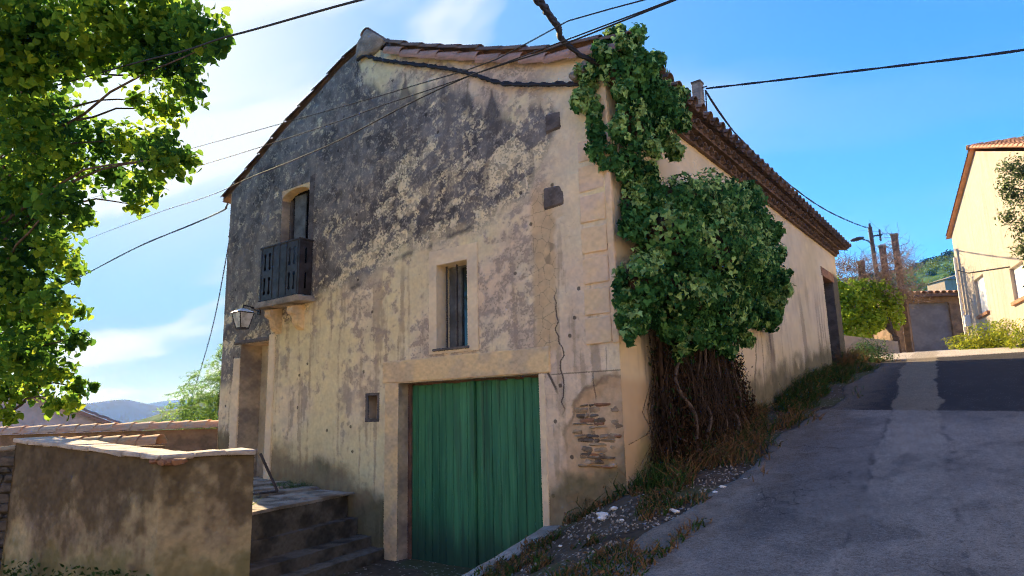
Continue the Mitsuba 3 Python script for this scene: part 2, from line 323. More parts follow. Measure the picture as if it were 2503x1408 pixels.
# ------------------------------------------------------------------ ground
ROADZ = [(-80, -3.0), (-40, -1.6), (-12, -.6), (-7, -.1), (-1.2, .55), (1.5, .99), (5, 1.52), (8, 2.02), (11.5, 2.56), (13.5, 2.79), (15.5, 2.98), (18, 3.26), (21, 3.5), (25, 3.76), (30, 4.2), (40, 5.0), (80, 9), (160, 16), (400, 24), (4000, -40)]
from scipy.interpolate import PchipInterpolator
_rz = PchipInterpolator(*np.array(ROADZ).T)
def sst(a, b, x):
    t = np.clip((x - a) / (b - a), 0, 1); return t * t * (3 - 2 * t)
def G(x, y):
    x, y = np.broadcast_arrays(np.asarray(x, float), np.asarray(y, float))
    r = _rz(np.clip(y, -79, 3999))
    e = np.minimum(.25 + .18 * y, .25)
    low = -.40 + 0 * x
    front = e + (r - e) * sst(-1.14, .25 + .7 * sst(0, -1.5, y), x); wy = sst(0, .9, y); front = np.where(x > -1.14, front * (1 - wy) + r * wy, low)
    back = sst(-3.2, -6.5, y)                                   # street in front of the drive
    z = np.where(x > -1.14, np.where(y < -2.6, front + (r - front) * back, front), low + (r - low) * back)
    z = np.where((x < -1.14) & (y > .4), np.minimum(r, .2), z)
    z = np.where(x < -8.9, -.3 - np.clip(-x - 16, 0, 300) * .10 - np.clip(-x - 316, 0, 3000) * .012, z) if True else z
    return z + sst(4.6, 8, x) * .45 * sst(8, 18, y)
def sinh_axis(lo, hi, n, c, s):
    a, b = np.arcsinh((lo - c) / s), np.arcsinh((hi - c) / s); return c + s * np.sinh(np.linspace(a, b, n))
gx = np.unique(np.concatenate([sinh_axis(-6000, 6000, 240, 0, 3.0), np.arange(-1.7, 1.6, .1), [-1.145, -1.135]])); gy = np.unique(np.concatenate([sinh_axis(-3000, 6000, 240, 3, 4.0), np.arange(-3.2, 1, .12)]))
X, Y = np.meshgrid(gx, gy, indexing='ij'); P = np.stack([X, Y, G(X, Y)], -1)
P[..., 2] += .05 * (meshkit.fbm(P * 1.7, 4, 5) - .5) * sst(1.6, .9, X) * (np.abs(X) < 60)
def ground_color(p, n, uv):
    a = fbm(p.x * 2.3, p.y * 2.3, 1, 4); b = fbm(p.x * 16, p.y * 16, 3, 4)
    c = mix(C3(.050, .038, .027), C3(.10, .078, .06), a) * (.4 + 1.1 * b)
    c = mix(c, C3(.06, .075, .03), smoothstep(.5, .65, fbm(p.x * 1.3 + 7, p.y * 1.3, 2, 3)) * .6)
    d = voronoi(p.x * 15, p.y * 15)
    c = mix(c, C3(.30, .27, .24), smoothstep(.25, .18, d[0]) * smoothstep(.72, .8, d[2]))
    far = smoothstep(40, 120, dr.sqrt(dr.square(p.x) + dr.square(p.y)))
    c = mix(c, C3(.44, .395, .32) * (.8 + .4 * b), smoothstep(-8.5, -11, p.y + (a - .5) * 2))  # added pale ground behind the camera, bounces warm light onto the front wall
    return dr.clip(mix(c, C3(.05, .085, .025), far), .01, .9)
mat('mat_ground', fn=ground_color, rough=.95, bump=lambda p, n, uv: .03 * fbm(p.x * 14, p.y * 14, 2, 4), spec=.1)
struct('ground', grid(P), 'mat_ground', 'dry earth verge with scattered gravel beside the old house', smooth=True)
# road
ry = lines(-30, 27, .22, []); rt = np.linspace(0, 1, 40)
edge = .93 + .10 * np.sin(ry * 1.3) + .16 * (meshkit.fbm(np.stack([ry * 1.6, 0 * ry, 0 * ry], -1), 4, 2) - .5) * 2 - .9 * sst(-1.0, -6, ry)
edge = np.where(ry > 14.5, edge - (ry - 14.5) * .34, edge)
right = 6.6 - .9 * sst(10, 20, ry)
XX = edge[:, None] + (right - edge)[:, None] * rt[None] ** 1.3; YY = np.repeat(ry[:, None], 40, 1)
PR = np.stack([XX, YY, G(XX, YY) + .02 - .035 * (rt[None] < .01)], -1)
def road_color(p, n, uv):
    x, y = p.x, p.y
    a = fbm(x * 1.1, y * .6, 1, 4); b = fbm(x * 7, y * 5, 3, 4); g = noise(x * 130, y * 130, 2) * .6 + noise(x * 45, y * 45, 7) * .4
    seam = y - (5.45 - .19 * x) + (b - .5) * .12
    old = mix(C3(.190, .178, .168), C3(.130, .122, .118), smoothstep(.35, .65, a)) * (.8 + .4 * b)
    cx = 1.9 + .03 * (y - 6) * (-1.6)
    off = x - (2.75 - .075 * y) - (b - .5) * .08 - (fbm(x * 1.5, y * 1.2, 6, 3) - .5) * .25
    strip = smoothstep(.36, .31, dr.abs(off))
    edge = smoothstep(.05, .0, dr.abs(dr.abs(off) - .36)) * smoothstep(.45, .6, b)
    old = mix(old, C3(.24, .225, .20) * (.85 + .3 * b), strip * .5 * smoothstep(-1, 3, y))
    old = mix(old, C3(.036, .036, .04), smoothstep(.48, .66, fbm(x * 1.8 + 3, y * 1.2, 9, 4) * .7 + b * .3) * .5 * smoothstep(.5, 1.4, x))
    lane = smoothstep(.35, .0, dr.abs(x - (2.75 - .075 * y) + 1.15 + (a - .5) * .3)) * smoothstep(4.5, 2, y)
    old = mix(old, C3(.04, .04, .045), lane * .35)
    old = mix(old, C3(.05, .05, .055), edge * .6)
    new = mix(C3(.020, .020, .024), C3(.028, .028, .033), a) * (.85 + .3 * b)
    new = mix(new, C3(.15, .13, .10) * (.85 + .3 * b), strip)
    c = mix(old, new, smoothstep(-.05, .05, seam))
    c = mix(c, C3(.42, .39, .35) * (.85 + .3 * b), smoothstep(13.8, 15.0, y + (b - .5) * .8) * (1 - strip * .5) * .9)  # sunlit stretch beyond the house shadow, painted paler into the asphalt
    c = mix(c, C3(.14, .115, .09) * (.6 + .8 * b), smoothstep(.9, .1, x - 1.0 + .9 * smoothstep(-1, -5, y) + (b - .5) * .9) * .7 * smoothstep(14, 11, y))
    ck = voronoi(x * .55 + (b - .5) * .5, y * .4 + (a - .5) * .8); c = mix(c, C3(.03, .03, .03), smoothstep(.018, .006, ck[1] - ck[0]) * smoothstep(.5, .6, a) * .7)
    c = mix(c, C3(.26, .25, .23), smoothstep(.16, .1, voronoi(x * 26, y * 26)[0]) * smoothstep(.45, .6, b) * .35)
    return dr.clip(c * (.55 + .9 * g), .01, .9)
mat('mat_road', fn=road_color, rough=.85, bump=lambda p, n, uv: .004 * noise(p.x * 110, p.y * 110, 2) + .006 * fbm(p.x * 9, p.y * 9, 5, 3), spec=.25)
struct('road', grid(PR), 'mat_road', 'patched asphalt lane climbing beside the house', smooth=True)
# kerb of the sunken drive
ks = np.linspace(0, -2.4, 26); kx = -1.15 + .03 * (meshkit.noise(np.stack([ks * 3, 0 * ks, 0 * ks], -1)) - .5)
top = np.minimum(.25 + .18 * ks, .25) + .025
KP = np.stack([np.stack([kx, ks, -.7 + 0 * ks], -1), np.stack([kx, ks, top - .02], -1), np.stack([kx + .02, ks, top], -1), np.stack([kx + .26, ks, top + .02], -1), np.stack([kx + .30, ks, top - .08], -1)], 0)
KP[1:4, :, 2] += .02 * (meshkit.fbm(KP[1:4] * 9, 3, 4) - .5)
one('kerb', grid(KP), 'mat_concrete', 'low weathered concrete kerb along the edge of the sunken garage drive', 'kerb', smooth=40)

# ------------------------------------------------------------------ the old house
H = thing('old_house', 'weathered old village house with stained cream render, green garage door and ivy on its corner', 'house')
GT = [(-8.65, 6.22), (-7.89, 6.58), (-6.85, 7.12), (-5.19, 7.83), (-4.5, 8.02), (-4.2, 7.74), (-3.53, 7.40), (-2.64, 7.02), (-1.54, 6.58), (-.85, 6.34), (-.33, 6.24), (0, 6.18)]
GAR, WIN, BAL, ENT, NIC = (-3.72, -1.17, -.9, 2.12), (-2.92, -2.33, 2.57, 3.80), (-6.88, -6.05, 3.70, 5.84), (-8.0, -7.08, .6, 3.05), (-4.42, -4.15, 1.58, 1.98)
OPEN = [GAR, WIN, BAL, ENT, NIC]
us = lines(-8.65, 0, .06, [c for o in OPEN for c in o[:2]]); vs = lines(-.9, 7.0, .06, [c for o in OPEN for c in o[2:]])
def facade(U, V):
    zt = interp(U, GT); zb = 5.9
    Z = np.where(V > zb, zb + (V - zb) / (7.0 - zb) * (zt - zb), V)
    q = np.stack([U, 0 * U, Z], -1)
    d = .030 * (meshkit.fbm(q * 1.1, 3, 1) - .5) + .022 * (meshkit.fbm(q * 6, 3, 2) - .5)
    e = np.sqrt(((U + .12) / .75) ** 2 + ((Z - .98) / 1.02) ** 2) + (meshkit.fbm(q * 5, 3, 6) - .5) * .35
    lost = sst(1.02, .95, e) * sst(-1.0, -.7, U)
    d = d - .030 * lost + lost * .05 * (meshkit.fbm(q * 9, 3, 7) - .5)
    d = d - .035 * sst(.55, .2, Z - interp(U, BASE)) * meshkit.fbm(q * 4, 3, 8)
    for a, b, c, h in OPEN:
        o = np.maximum(np.maximum(a - U, U - b), np.maximum(c - Z, Z - h)); d = d * sst(0, .12, o)
    d = np.where(U > -.02, np.minimum(d, 0), d)
    lean = -.00 * (Z - 2)
    return np.stack([U, -d, Z], -1)
add('wall', wall_grid(us, vs, OPEN, facade), 'mat_plaster', H, smooth=True, label='front wall with cream render under grey lichen stains')
sd = (11.3, 12.48, 2.4, 5.2)
us2 = lines(0, 13.1, .12, sd[:2]); vs2 = lines(-.2, 6.3, .12, sd[2:])
def sidew(U, V):
    q = np.stack([0 * U, U, V], -1)
    d = .03 * (meshkit.fbm(q * 1.1, 3, 1) - .5) + .02 * (meshkit.fbm(q * 6, 3, 2) - .5)
    o = np.maximum(np.maximum(sd[0] - U, U - sd[1]), np.maximum(sd[2] - V, V - sd[3])); d = d * sst(0, .2, o) * sst(0, .2, U)
    return np.stack([d, U, V], -1)
add('wall', wall_grid(us2, vs2, [sd], sidew), 'mat_side', H, smooth=True, label='long side wall of tan render streaked with grime')
add('wall', cat(([[-8.65, 0, -.9], [-8.65, 13.1, -.9], [-8.65, 13.1, 6.2], [-8.65, 0, 6.2]], [[0, 1, 2, 3]]), ([[-8.65, 13.1, -.9], [0, 13.1, -.9], [0, 13.1, 6.2], [-4.5, 13.1, 8.0], [-8.65, 13.1, 6.2]], [[0, 1, 2], [0, 2, 3], [0, 3, 4]])), 'mat_side', H)
# side door
k = add('side_door', cat(box(-.34, -.28, sd[0], sd[1], sd[2], 4.98)), 'mat_dark', H, label='dark recessed door at the far end of the side wall')
add('frame', cat(([[0, sd[0], 2.4], [0, sd[1], 2.4], [0, sd[1], 5.2], [0, sd[0], 5.2], [-.3, sd[0], 2.4], [-.3, sd[1], 2.4], [-.3, sd[1], 5.2], [-.3, sd[0], 5.2]], [[1, 2, 6, 5], [2, 3, 7, 6], [3, 0, 4, 7]])), 'mat_darkstone', k)
add('lintel', rbox(-.3, .012, sd[0] - .12, sd[1] + .12, 4.96, 5.2, .01), 'mat_brick', k)
# jambs of the front openings
jam = [reveal(*GAR, 0, .34), reveal(*BAL, 0, .24), reveal(*NIC, 0, .2, True)]
mat('mat_jamb', fn=var((.50, .39, .27), 3, .5, (.26, .21, .17)), bump=rough_bump(.008, 14), spec=.15)
for j_ in jam + [reveal(*ENT, 0, .5)]: add('jamb', j_, 'mat_jamb', H)
# garage
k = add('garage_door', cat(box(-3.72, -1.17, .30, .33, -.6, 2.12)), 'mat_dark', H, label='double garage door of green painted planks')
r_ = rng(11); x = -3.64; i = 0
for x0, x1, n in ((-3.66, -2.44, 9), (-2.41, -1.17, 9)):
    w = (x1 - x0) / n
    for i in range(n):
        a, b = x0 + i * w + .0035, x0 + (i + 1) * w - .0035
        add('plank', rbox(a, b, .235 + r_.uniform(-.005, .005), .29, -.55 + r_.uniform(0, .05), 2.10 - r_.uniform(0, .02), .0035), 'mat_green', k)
add('meeting_post', rbox(-2.475, -2.41, .185, .24, -.5, 2.10, .006), 'mat_green', k)
add('frame', cat(rbox(-3.72, -3.655, .2, .3, -.6, 2.12, .006), rbox(-3.655, -1.17, .245, .3, 2.085, 2.12, .004)), 'mat_wood', k)
add('garage_surround', cat(rbox(-4.06, -.98, -.018, .03, 2.125, 2.46, .02, .004, 1)), 'mat_ochre', H, label='ochre rendered lintel above the garage door')
add('garage_surround', cat(rbox(-4.0, -3.725, -.014, .03, -.8, 2.123, .012, .003, 2)), 'mat_ochre', H)
add('garage_surround', cat(rbox(-1.165, -1.07, -.010, .03, -.3, 2.123, .01, .003, 3)), 'mat_trim', H)
# window above the garage
k = add('window', extr(sg.box(-3.07, 2.50, -2.14, 4.02) - sg.box(-2.92, 2.57, -2.33, 3.80), .05), 'mat_trim', H, label='barred window with a wide pale surround above the garage')
scene[k]['to_world'] = T().translate([0, -.022, 0])
add('reveal', reveal(*WIN, -.02, .30), 'mat_trim', k)
add('sill', rbox(-2.99, -2.30, -.045, .1, 2.535, 2.572, .006), 'mat_darkstone', k)
add('pane', box(-2.66, -2.33, .27, .275, 2.57, 3.8), 'mat_glass', k)
add('casement', cat(box(-2.92, -2.66, .26, .29, 2.57, 3.8)), 'mat_shutter', k)
add('frame', cat(box(-2.70, -2.66, .24, .262, 2.57, 3.8), box(-2.92, -2.33, .24, .258, 3.77, 3.8), box(-2.36, -2.33, .24, .262, 2.57, 3.768)), 'mat_shutter', k)
for bx in (-2.86, -2.66, -2.45): add('bar', tube([[bx, .14, 2.55], [bx, .14, 3.82]], .013, 8), 'mat_iron', k)
# balcony door
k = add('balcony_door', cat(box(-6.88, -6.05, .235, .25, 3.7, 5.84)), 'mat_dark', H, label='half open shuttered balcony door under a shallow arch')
arch = sg.Polygon([(-6.88, 5.86)] + [(-6.465 + .415 * math.cos(t), 5.66 + .15 * math.sin(t)) for t in np.linspace(math.pi, 0, 20)] + [(-6.05, 5.86)])
add('arch', move(extr(arch, .2), 0, .004, 0), 'mat_ochre', k)
add('shutter', xf(cat(rbox(-6.72, -6.38, .17, .2, 3.72, 5.74, .006)), np.eye(4)), 'mat_shutter', k)
add('frame', cat(box(-6.88, -6.82, .18, .234, 3.7, 5.7), box(-6.09, -6.05, .18, .234, 3.7, 5.7)), 'mat_darkstone', k)
add('surround', cat(rbox(-6.03, -5.9, -.012, .02, 3.72, 5.95, .008, .004, 3)), 'mat_darkstone', H)
# balcony
k = add('balcony', rbox(-7.10, -5.79, -.335, 0.02, 3.60, 3.715, .02, .008, 5), 'mat_mortar', H, label='small stone balcony with solid dark iron railing on two scrolled brackets')
for cx in (-6.80, -6.14):
    prof = [(0, 0)] + [(-.50 + .05 * math.sin(6.28 * t), -.06 - .05 * t) for t in np.linspace(0, .2, 3)] + [(-.47, -.14), (-.43, -.19), (-.36, -.20), (-.30, -.22), (-.27, -.28), (-.25, -.35), (-.19, -.41), (-.10, -.44), (0, -.48)]
    pl = sg.Polygon(prof); m = trimesh.creation.extrude_polygon(pl, .15, engine='earcut'); v = np.array(m.vertices)
    add('bracket', (np.stack([cx + v[:, 2] - .075, v[:, 0] * .56, 3.60 + v[:, 1] * .95], 1), np.array(m.faces)), 'mat_ochre', k, smooth=30)
def motif(cx, cz):
    return unary_union([sg.Point(cx + dx, cz + dz).buffer(.040) for dx in (-.07, .07) for dz in (-.12, .12)] + [sg.box(cx + dx - .022, cz - .12, cx + dx + .022, cz + .12) for dx in (-.07, .07)])
front = sg.box(-7.03, 3.735, -5.88, 4.69)
holes = unary_union([motif(cx, cz) for cx in (-6.82, -6.09) for cz in (3.98, 4.42)])
rl = add('railing', move(extr(front - holes, .012), 0, -.285, 0), 'mat_iron', k, label='solid iron railing with cut-out slots')
sidep = sg.box(-.272, 3.735, -.02, 4.69) - unary_union([sg.box(c - .02, z - .14, c + .02, z + .14) for c in (-.15,) for z in (3.98, 4.42)])
for sx in (-7.03, -5.892):
    v, f = extr(sidep, .012); add('side_panel', (np.stack([sx + v[:, 1], v[:, 0], v[:, 2]], 1), f), 'mat_iron', rl)
for rb in (rbox(-7.05, -5.86, -.30, -.26, 4.685, 4.715, .006), rbox(-7.05, -7.01, -.26, 0, 4.685, 4.715, .006), rbox(-5.90, -5.86, -.26, 0, 4.685, 4.715, .006), rbox(-7.05, -5.86, -.297, -.265, 3.717, 3.738, .006)): add('rail', rb, 'mat_iron', rl)
for bx in (-6.99, -6.66, -6.455, -6.25, -5.93): add('bar', box(bx - .006, bx + .006, -.293, -.2855, 3.74, 4.685), 'mat_iron', rl)
# entrance door
k = add('entrance_door', rbox(-7.62, -7.1, .40, .45, .62, 3.03, .008), 'mat_paledoor', H, label='pale entrance door in a deep recess at the left end')
add('frame', cat(box(-8.0, -7.08, .45, .48, .6, 3.05)), 'mat_paledoor', k)
add('leaf', xf(rbox(-7.60, -7.0, .36, .40, .64, 3.0, .008), rot([0, 0, 1], -64, (-7.12, .38, 0))), 'mat_paledoor', k)
add('surround', cat(rbox(-7.08, -6.9, -.016, .03, .6, 3.16, .008, .002, 2)), 'mat_trim', k)
add('surround', cat(rbox(-8.22, -8.0, -.014, .03, .6, 2.8, .008, .002, 4)), 'mat_trim', k)
add('lintel', rbox(-8.24, -6.9, -.014, .06, 3.055, 3.13, .012, .003, 3), 'mat_darkstone', k)
# niche frame (meter box)
add('niche', extr(sg.box(-4.44, 1.56, -4.13, 2.0) - sg.box(-4.39, 1.61, -4.17, 1.96), .03), 'mat_darkstone', H, label='small dark niche left of the garage door')
scene[H + '__niche']['to_world'] = T().translate([0, -.01, 0])
# embedded stones, quoin blocks
r_ = rng(3)
for (a, b, c, d) in ((-.99, -.67, 4.26, 4.55), (-.92, -.68, 5.31, 5.57)):
    add('wall_stone', rbox(a, b, -.03, .05, c, d, .035, .014, 7), 'mat_darkstone', H, smooth=30, label='dark stone left bare in the upper wall')
zz = [2.42, 2.78, 3.17, 3.555, 3.95, 4.36, 4.76, 5.1]
for i in range(len(zz) - 1):
    add('quoin_block', rbox(-.44, -.085, -.020, .03, zz[i] + .008, zz[i + 1] - (.06 if i > 0 else .03), .007, .002, i), 'mat_quoin', H)
add('corner_strip', rbox(-.075, .012, -.022, .05, 2.42, 5.5, .012, .003, 9), 'mat_quoin', H)
zc, row = .98, 0
while zc < 1.72:
    h = r_.uniform(.035, .075); xc = -.66 + r_.uniform(-.05, .05) + .12 * abs(zc - 1.35); xe = -.28 + r_.uniform(-.12, .10)
    while xc < xe:
        w = r_.uniform(.06, .22)
        if r_.random() < .82: add('wall_stone', rbox(xc, xc + w - .012, .020 - r_.uniform(0, .020), .09, zc, zc + h - .010, .018, .008, int(1e4 * r_.random())), ('mat_rubble', 'mat_rubble', 'mat_stone', 'mat_brick')[r_.integers(0, 4)], H, smooth=30)
        xc += w
    zc += h
for i in range(9): 
    xc, zc, w = r_.uniform(-.22, .0), r_.uniform(1.0, 1.8), r_.uniform(.04, .11); add('wall_stone', rbox(xc - w / 2, xc + w / 2, .022 - r_.uniform(0, .012), .09, zc - .018, zc + .018, .016, .008, i + 300), 'mat_rubble', H, smooth=30)
for i in range(5):
    a = r_.uniform(0, 1); add('wall_stone', rbox(-.42 + i * .085, -.34 + i * .085 + a * .05, -.20 + .02 * i, .05, 5.84 + .05 * (i % 3), 5.90 + .05 * (i % 3) + a * .06, .02, .008, i + 80), 'mat_mortar', H, smooth=30)

# roof
RS = [(-4.5, 8.16), (-4.2, 7.86), (-3.53, 7.52), (-2.64, 7.13), (-1.54, 6.69), (-.85, 6.44), (-.33, 6.33), (.36, 6.17)]
LS = [(-9.0, 6.14), (-7.89, 6.68), (-6.85, 7.22), (-5.19, 7.93), (-4.5, 8.16)]
def roofz(x, y):
    z = np.where(np.asarray(x) > -4.5, interp(x, RS), interp(x, LS))
    return z - .012 * np.clip(y - 6, 0, 20) + .025 * (meshkit.noise(np.stack(np.broadcast_arrays(np.asarray(x, float) * .6, np.asarray(y, float) * .6, 0.0), -1)) - .5)
Y1 = 13.65
rx = np.concatenate([np.linspace(-8.95, -4.5, 20), np.linspace(-4.4, .28, 24)]); yy = np.linspace(-.02, Y1, 30)
A, B = np.meshgrid(rx, yy, indexing='ij'); top = np.stack([A, B, roofz(A, B) - .03], -1); bot = top - [0, 0, .05]
RF = add('roof', cat(grid(top), grid(bot[:, ::-1])), 'mat_tiledark', H, label='sagging canal tile roof')
def htile(L, r0, r1, th=.014, n=8, up=1):
    """half-barrel tile along +x from 0 to L, outer radius r0 -> r1, open below"""
    t = np.linspace(0, np.pi, n); v, f = [], []
    for xx, r in ((0, r0), (L, r1)):
        for rr in (r, r - th): v += [[xx, rr * math.cos(a), up * rr * .85 * math.sin(a)] for a in t]
    for j in range(n - 1):
        f += [[j, j + 1, 2 * n + j + 1, 2 * n + j], [n + j, 3 * n + j, 3 * n + j + 1, n + j + 1], [j, n + j, n + j + 1, j + 1], [2 * n + j, 2 * n + j + 1, 3 * n + j + 1, 3 * n + j]]
    return np.array(v), np.array(f)
def along(m, p0, p1, roll=0):
    p0, p1 = np.array(p0, float), np.array(p1, float); d = p1 - p0; d /= np.linalg.norm(d)
    s = np.cross([0, 0, 1], d); s /= np.linalg.norm(s); w = np.cross(d, s)
    c, q = math.cos(roll), math.sin(roll); s2, w2 = c * s + q * w, c * w - q * s
    v, f = m; return p0 + v[:, :1] * d + v[:, 1:2] * s2 + v[:, 2:] * w2, f
r_ = rng(21); rows = []
NT = 46
for i in range(NT):
    y = .10 + i * (Y1 - .15) / (NT - 1)
    xs = np.arange(.36, -4.35, -.36)
    for j, xa in enumerate(xs[:-1]):
        xb = xa - .42; yj = y + r_.normal(0, .008)
        m = along(htile(.42, .085, .105), [max(xb, -4.45), yj, float(roofz(max(xb, -4.45), y)) + r_.normal(0, .006)], [xa, yj + r_.normal(0, .006), float(roofz(xa, y)) + .025 + r_.normal(0, .006)])
        if j == 0:
            add('eave_tile', m, 'mat_tiledark', RF, smooth=40)
            if i: add('channel_tile', along(htile(.42, .09, .10, up=-1), [-.08, y - .15, float(roofz(-.08, y)) + .03], [.33, y - .15, float(roofz(.33, y)) + .02]), 'mat_tiledark', RF, smooth=40)
        elif i > 0: rows.append(m)
for i in range(0, NT):
    y = .10 + i * (Y1 - .15) / (NT - 1)
    for xa in np.arange(-8.95, -4.6, .36): rows.append(along(htile(.42, .105, .085), [xa, y, float(roofz(xa, y)) + .02], [xa + .42, y, float(roofz(xa + .42, y))]))
add('field_tiles', cat(*rows), 'mat_tiledark', RF, smooth=40, kind='stuff')
# genoise: two corbelled courses of tiles under the eave
for row, (xo, z0) in enumerate(((.10, 5.80), (.21, 5.96))):
    add('cornice_course', cat(box(-.05, xo - .03, -.02, 13.12, z0 - .015, z0 + .155)), 'mat_genoise', RF)
    for i in range(48):
        y = .06 + i * .274 + r_.normal(0, .01)
        add('cornice_tile', move(htile(xo + .06, .115, .12 + r_.normal(0, .004), .018, 7), -.02 + r_.normal(0, .008), y, z0 + .01 + r_.normal(0, .006)), 'mat_genoise', RF, smooth=40)
add('eave_boards', cat(box(-.05, .20, -.02, Y1 - .05, 6.105, 6.13)), 'mat_genoise', RF)
# verge tiles along the gable
def slope_pts(tab, a, b, L):
    n = int(round(abs(b - a) / L)); xs = np.linspace(a, b, n + 1); return [(xs[i], xs[i + 1]) for i in range(n)]
for i, (xa, xb) in enumerate(slope_pts(RS, -4.02, .34, .395)):
    za, zb = float(interp(xa, RS)), float(interp(xb, RS)); j = r_.normal(0, .008)
    add('verge_tile', along(htile(.47, .088, .105), [xa - .02, -.02, za + .02 + j], [xb, -.02 + r_.normal(0, .006), zb + .030 + j]), 'mat_tiledark', RF, smooth=40)
    add('verge_tile', along(htile(.44, .094, .106), [xa - .01, -.03, za - .12 + j], [xb, -.03 + r_.normal(0, .006), zb - .085 + j], roll=.75), 'mat_tile', RF, smooth=40)
for i, (xa, xb) in enumerate(slope_pts(LS, -8.95, -4.75, .40)):
    za, zb = float(interp(xa, LS)), float(interp(xb, LS))
    add('verge_tile', along(htile(.45, .062, .055), [xa, -.005, za - .005], [xb + .03, -.005 + r_.normal(0, .006), zb - .012]), 'mat_tiledark', RF, smooth=40)
for i in range(30):
    y0 = -.10 + i * .455
    add('ridge_tile', along(htile(.50, .13, .12), [-4.5 + r_.normal(0, .01), y0, 8.13], [-4.5 + r_.normal(0, .01), y0 + .5, 8.11]), 'mat_tiledark', RF, smooth=40)
m = trimesh.creation.icosphere(3); v = np.array(m.vertices) * [.36, .12, .30]; v += .10 * (meshkit.fbm(v * 6 + 3, 3, 2)[:, None] - .5)
v[:, 2] = np.minimum(v[:, 2], .2 - np.abs(v[:, 0]) * .9); add('ridge_mortar', (v + [-4.46, -.02, 8.0], m.faces), 'mat_mortar', RF, smooth=50)
k = add('chimney', cat(rbox(-.50, -.33, 4.38, 4.55, 6.55, 7.66, .006)), 'mat_mortar', RF, label='slim square flue pipe above the eave')
add('cap', cat(rbox(-.51, -.32, 4.37, 4.56, 7.655, 7.70, .006), box(-.505, -.325, 4.375, 4.555, 7.30, 7.315)), 'mat_darkstone', k)
add('flashing', cat(rbox(-.56, -.27, 4.3, 4.6, 6.45, 6.72, .02)), 'mat_mortar', k)
add('cable_bracket', cat(tube([[-.33, 4.46, 7.56], [-.24, 4.48, 7.57]], .012), tube([[-.30, 4.5, 6.6], [-.28, 4.5, 7.5]], .012)), 'mat_iron', k)

# ------------------------------------------------------------------ wall lantern
k = thing('wall_lantern', 'white glazed lantern on a bent iron arm beside the balcony', 'lantern')
add('arm', cat(tube([[-7.45, .02, 3.66], [-7.36, -.2, 3.67], [-7.26, -.44, 3.67], [-7.25, -.45, 3.60]], .012, 6), tube([[-7.44, .02, 3.60], [-7.32, -.25, 3.655]], .008, 6), rbox(-7.5, -7.4, -.02, .01, 3.56, 3.72, .01)), 'mat_iron', k)
def frus(x, y, z0, z1, a, b):
    v = [[x + sx * r, y + sy * r, z] for z, r in ((z0, a), (z1, b)) for sy in (-1, 1) for sx in (-1, 1)]
    return np.array(v, float), BF
add('glass', frus(-7.25, -.45, 3.26, 3.52, .075, .135), 'mat_lampglass', k)
ed = [tube([[-7.25 + sx * .077, -.45 + sy * .077, 3.25], [-7.25 + sx * .137, -.45 + sy * .137, 3.53]], .010, 4) for sx in (-1, 1) for sy in (-1, 1)]
add('frame', cat(*ed, frus(-7.25, -.45, 3.235, 3.262, .08, .084), frus(-7.25, -.45, 3.518, 3.535, .145, .15)), 'mat_iron', k)
add('cap', frus(-7.25, -.45, 3.535, 3.60, .15, .05), 'mat_white', k)

# ------------------------------------------------------------------ steps, parapet, boundary walls
k = thing('stone_steps', 'worn stone steps rising to the entrance landing behind the parapet', 'steps')
def stepmesh(xr, xl, zt, zb, seed, yl=-2.75, xmin=-8.6):
    q = sg.Polygon([(xr, .0), (xl, yl), (xmin, yl), (xmin, .0)]); m = trimesh.creation.extrude_polygon(q, zt - zb, engine='earcut').subdivide_to_size(.16)
    v = np.array(m.vertices); v[:, 2] += zb; v += .018 * (meshkit.fbm(v * 4, 3, seed)[:, None] - .5) * [1, .3, 1.4]
    return v, np.array(m.faces)
add('landing', stepmesh(-4.82, -3.95, .455, -.5, 1), 'mat_step', k, smooth=35)
add('landing_top', stepmesh(-4.80, -3.93, .495, .455, 6), 'mat_slab', k, smooth=35)
add('step', stepmesh(-4.58, -3.98, .14, -.5, 2), 'mat_step', k, smooth=35)
add('step', stepmesh(-4.27, -3.62, -.10, -.5, 3), 'mat_step', k, smooth=35)
add('step', stepmesh(-3.98, -3.35, -.25, -.6, 4), 'mat_step', k, smooth=35)
for i in range(9):
    a = rng(60 + i); x0 = -8.4 + i * .42
    add('paving_slab', rbox(x0, x0 + .40, -.9 - a.uniform(0, .2), -.02, .48, .50 + .11 * sst(-5, -7, x0) + a.uniform(0, .012), .012, .004, i), 'mat_slab', k)
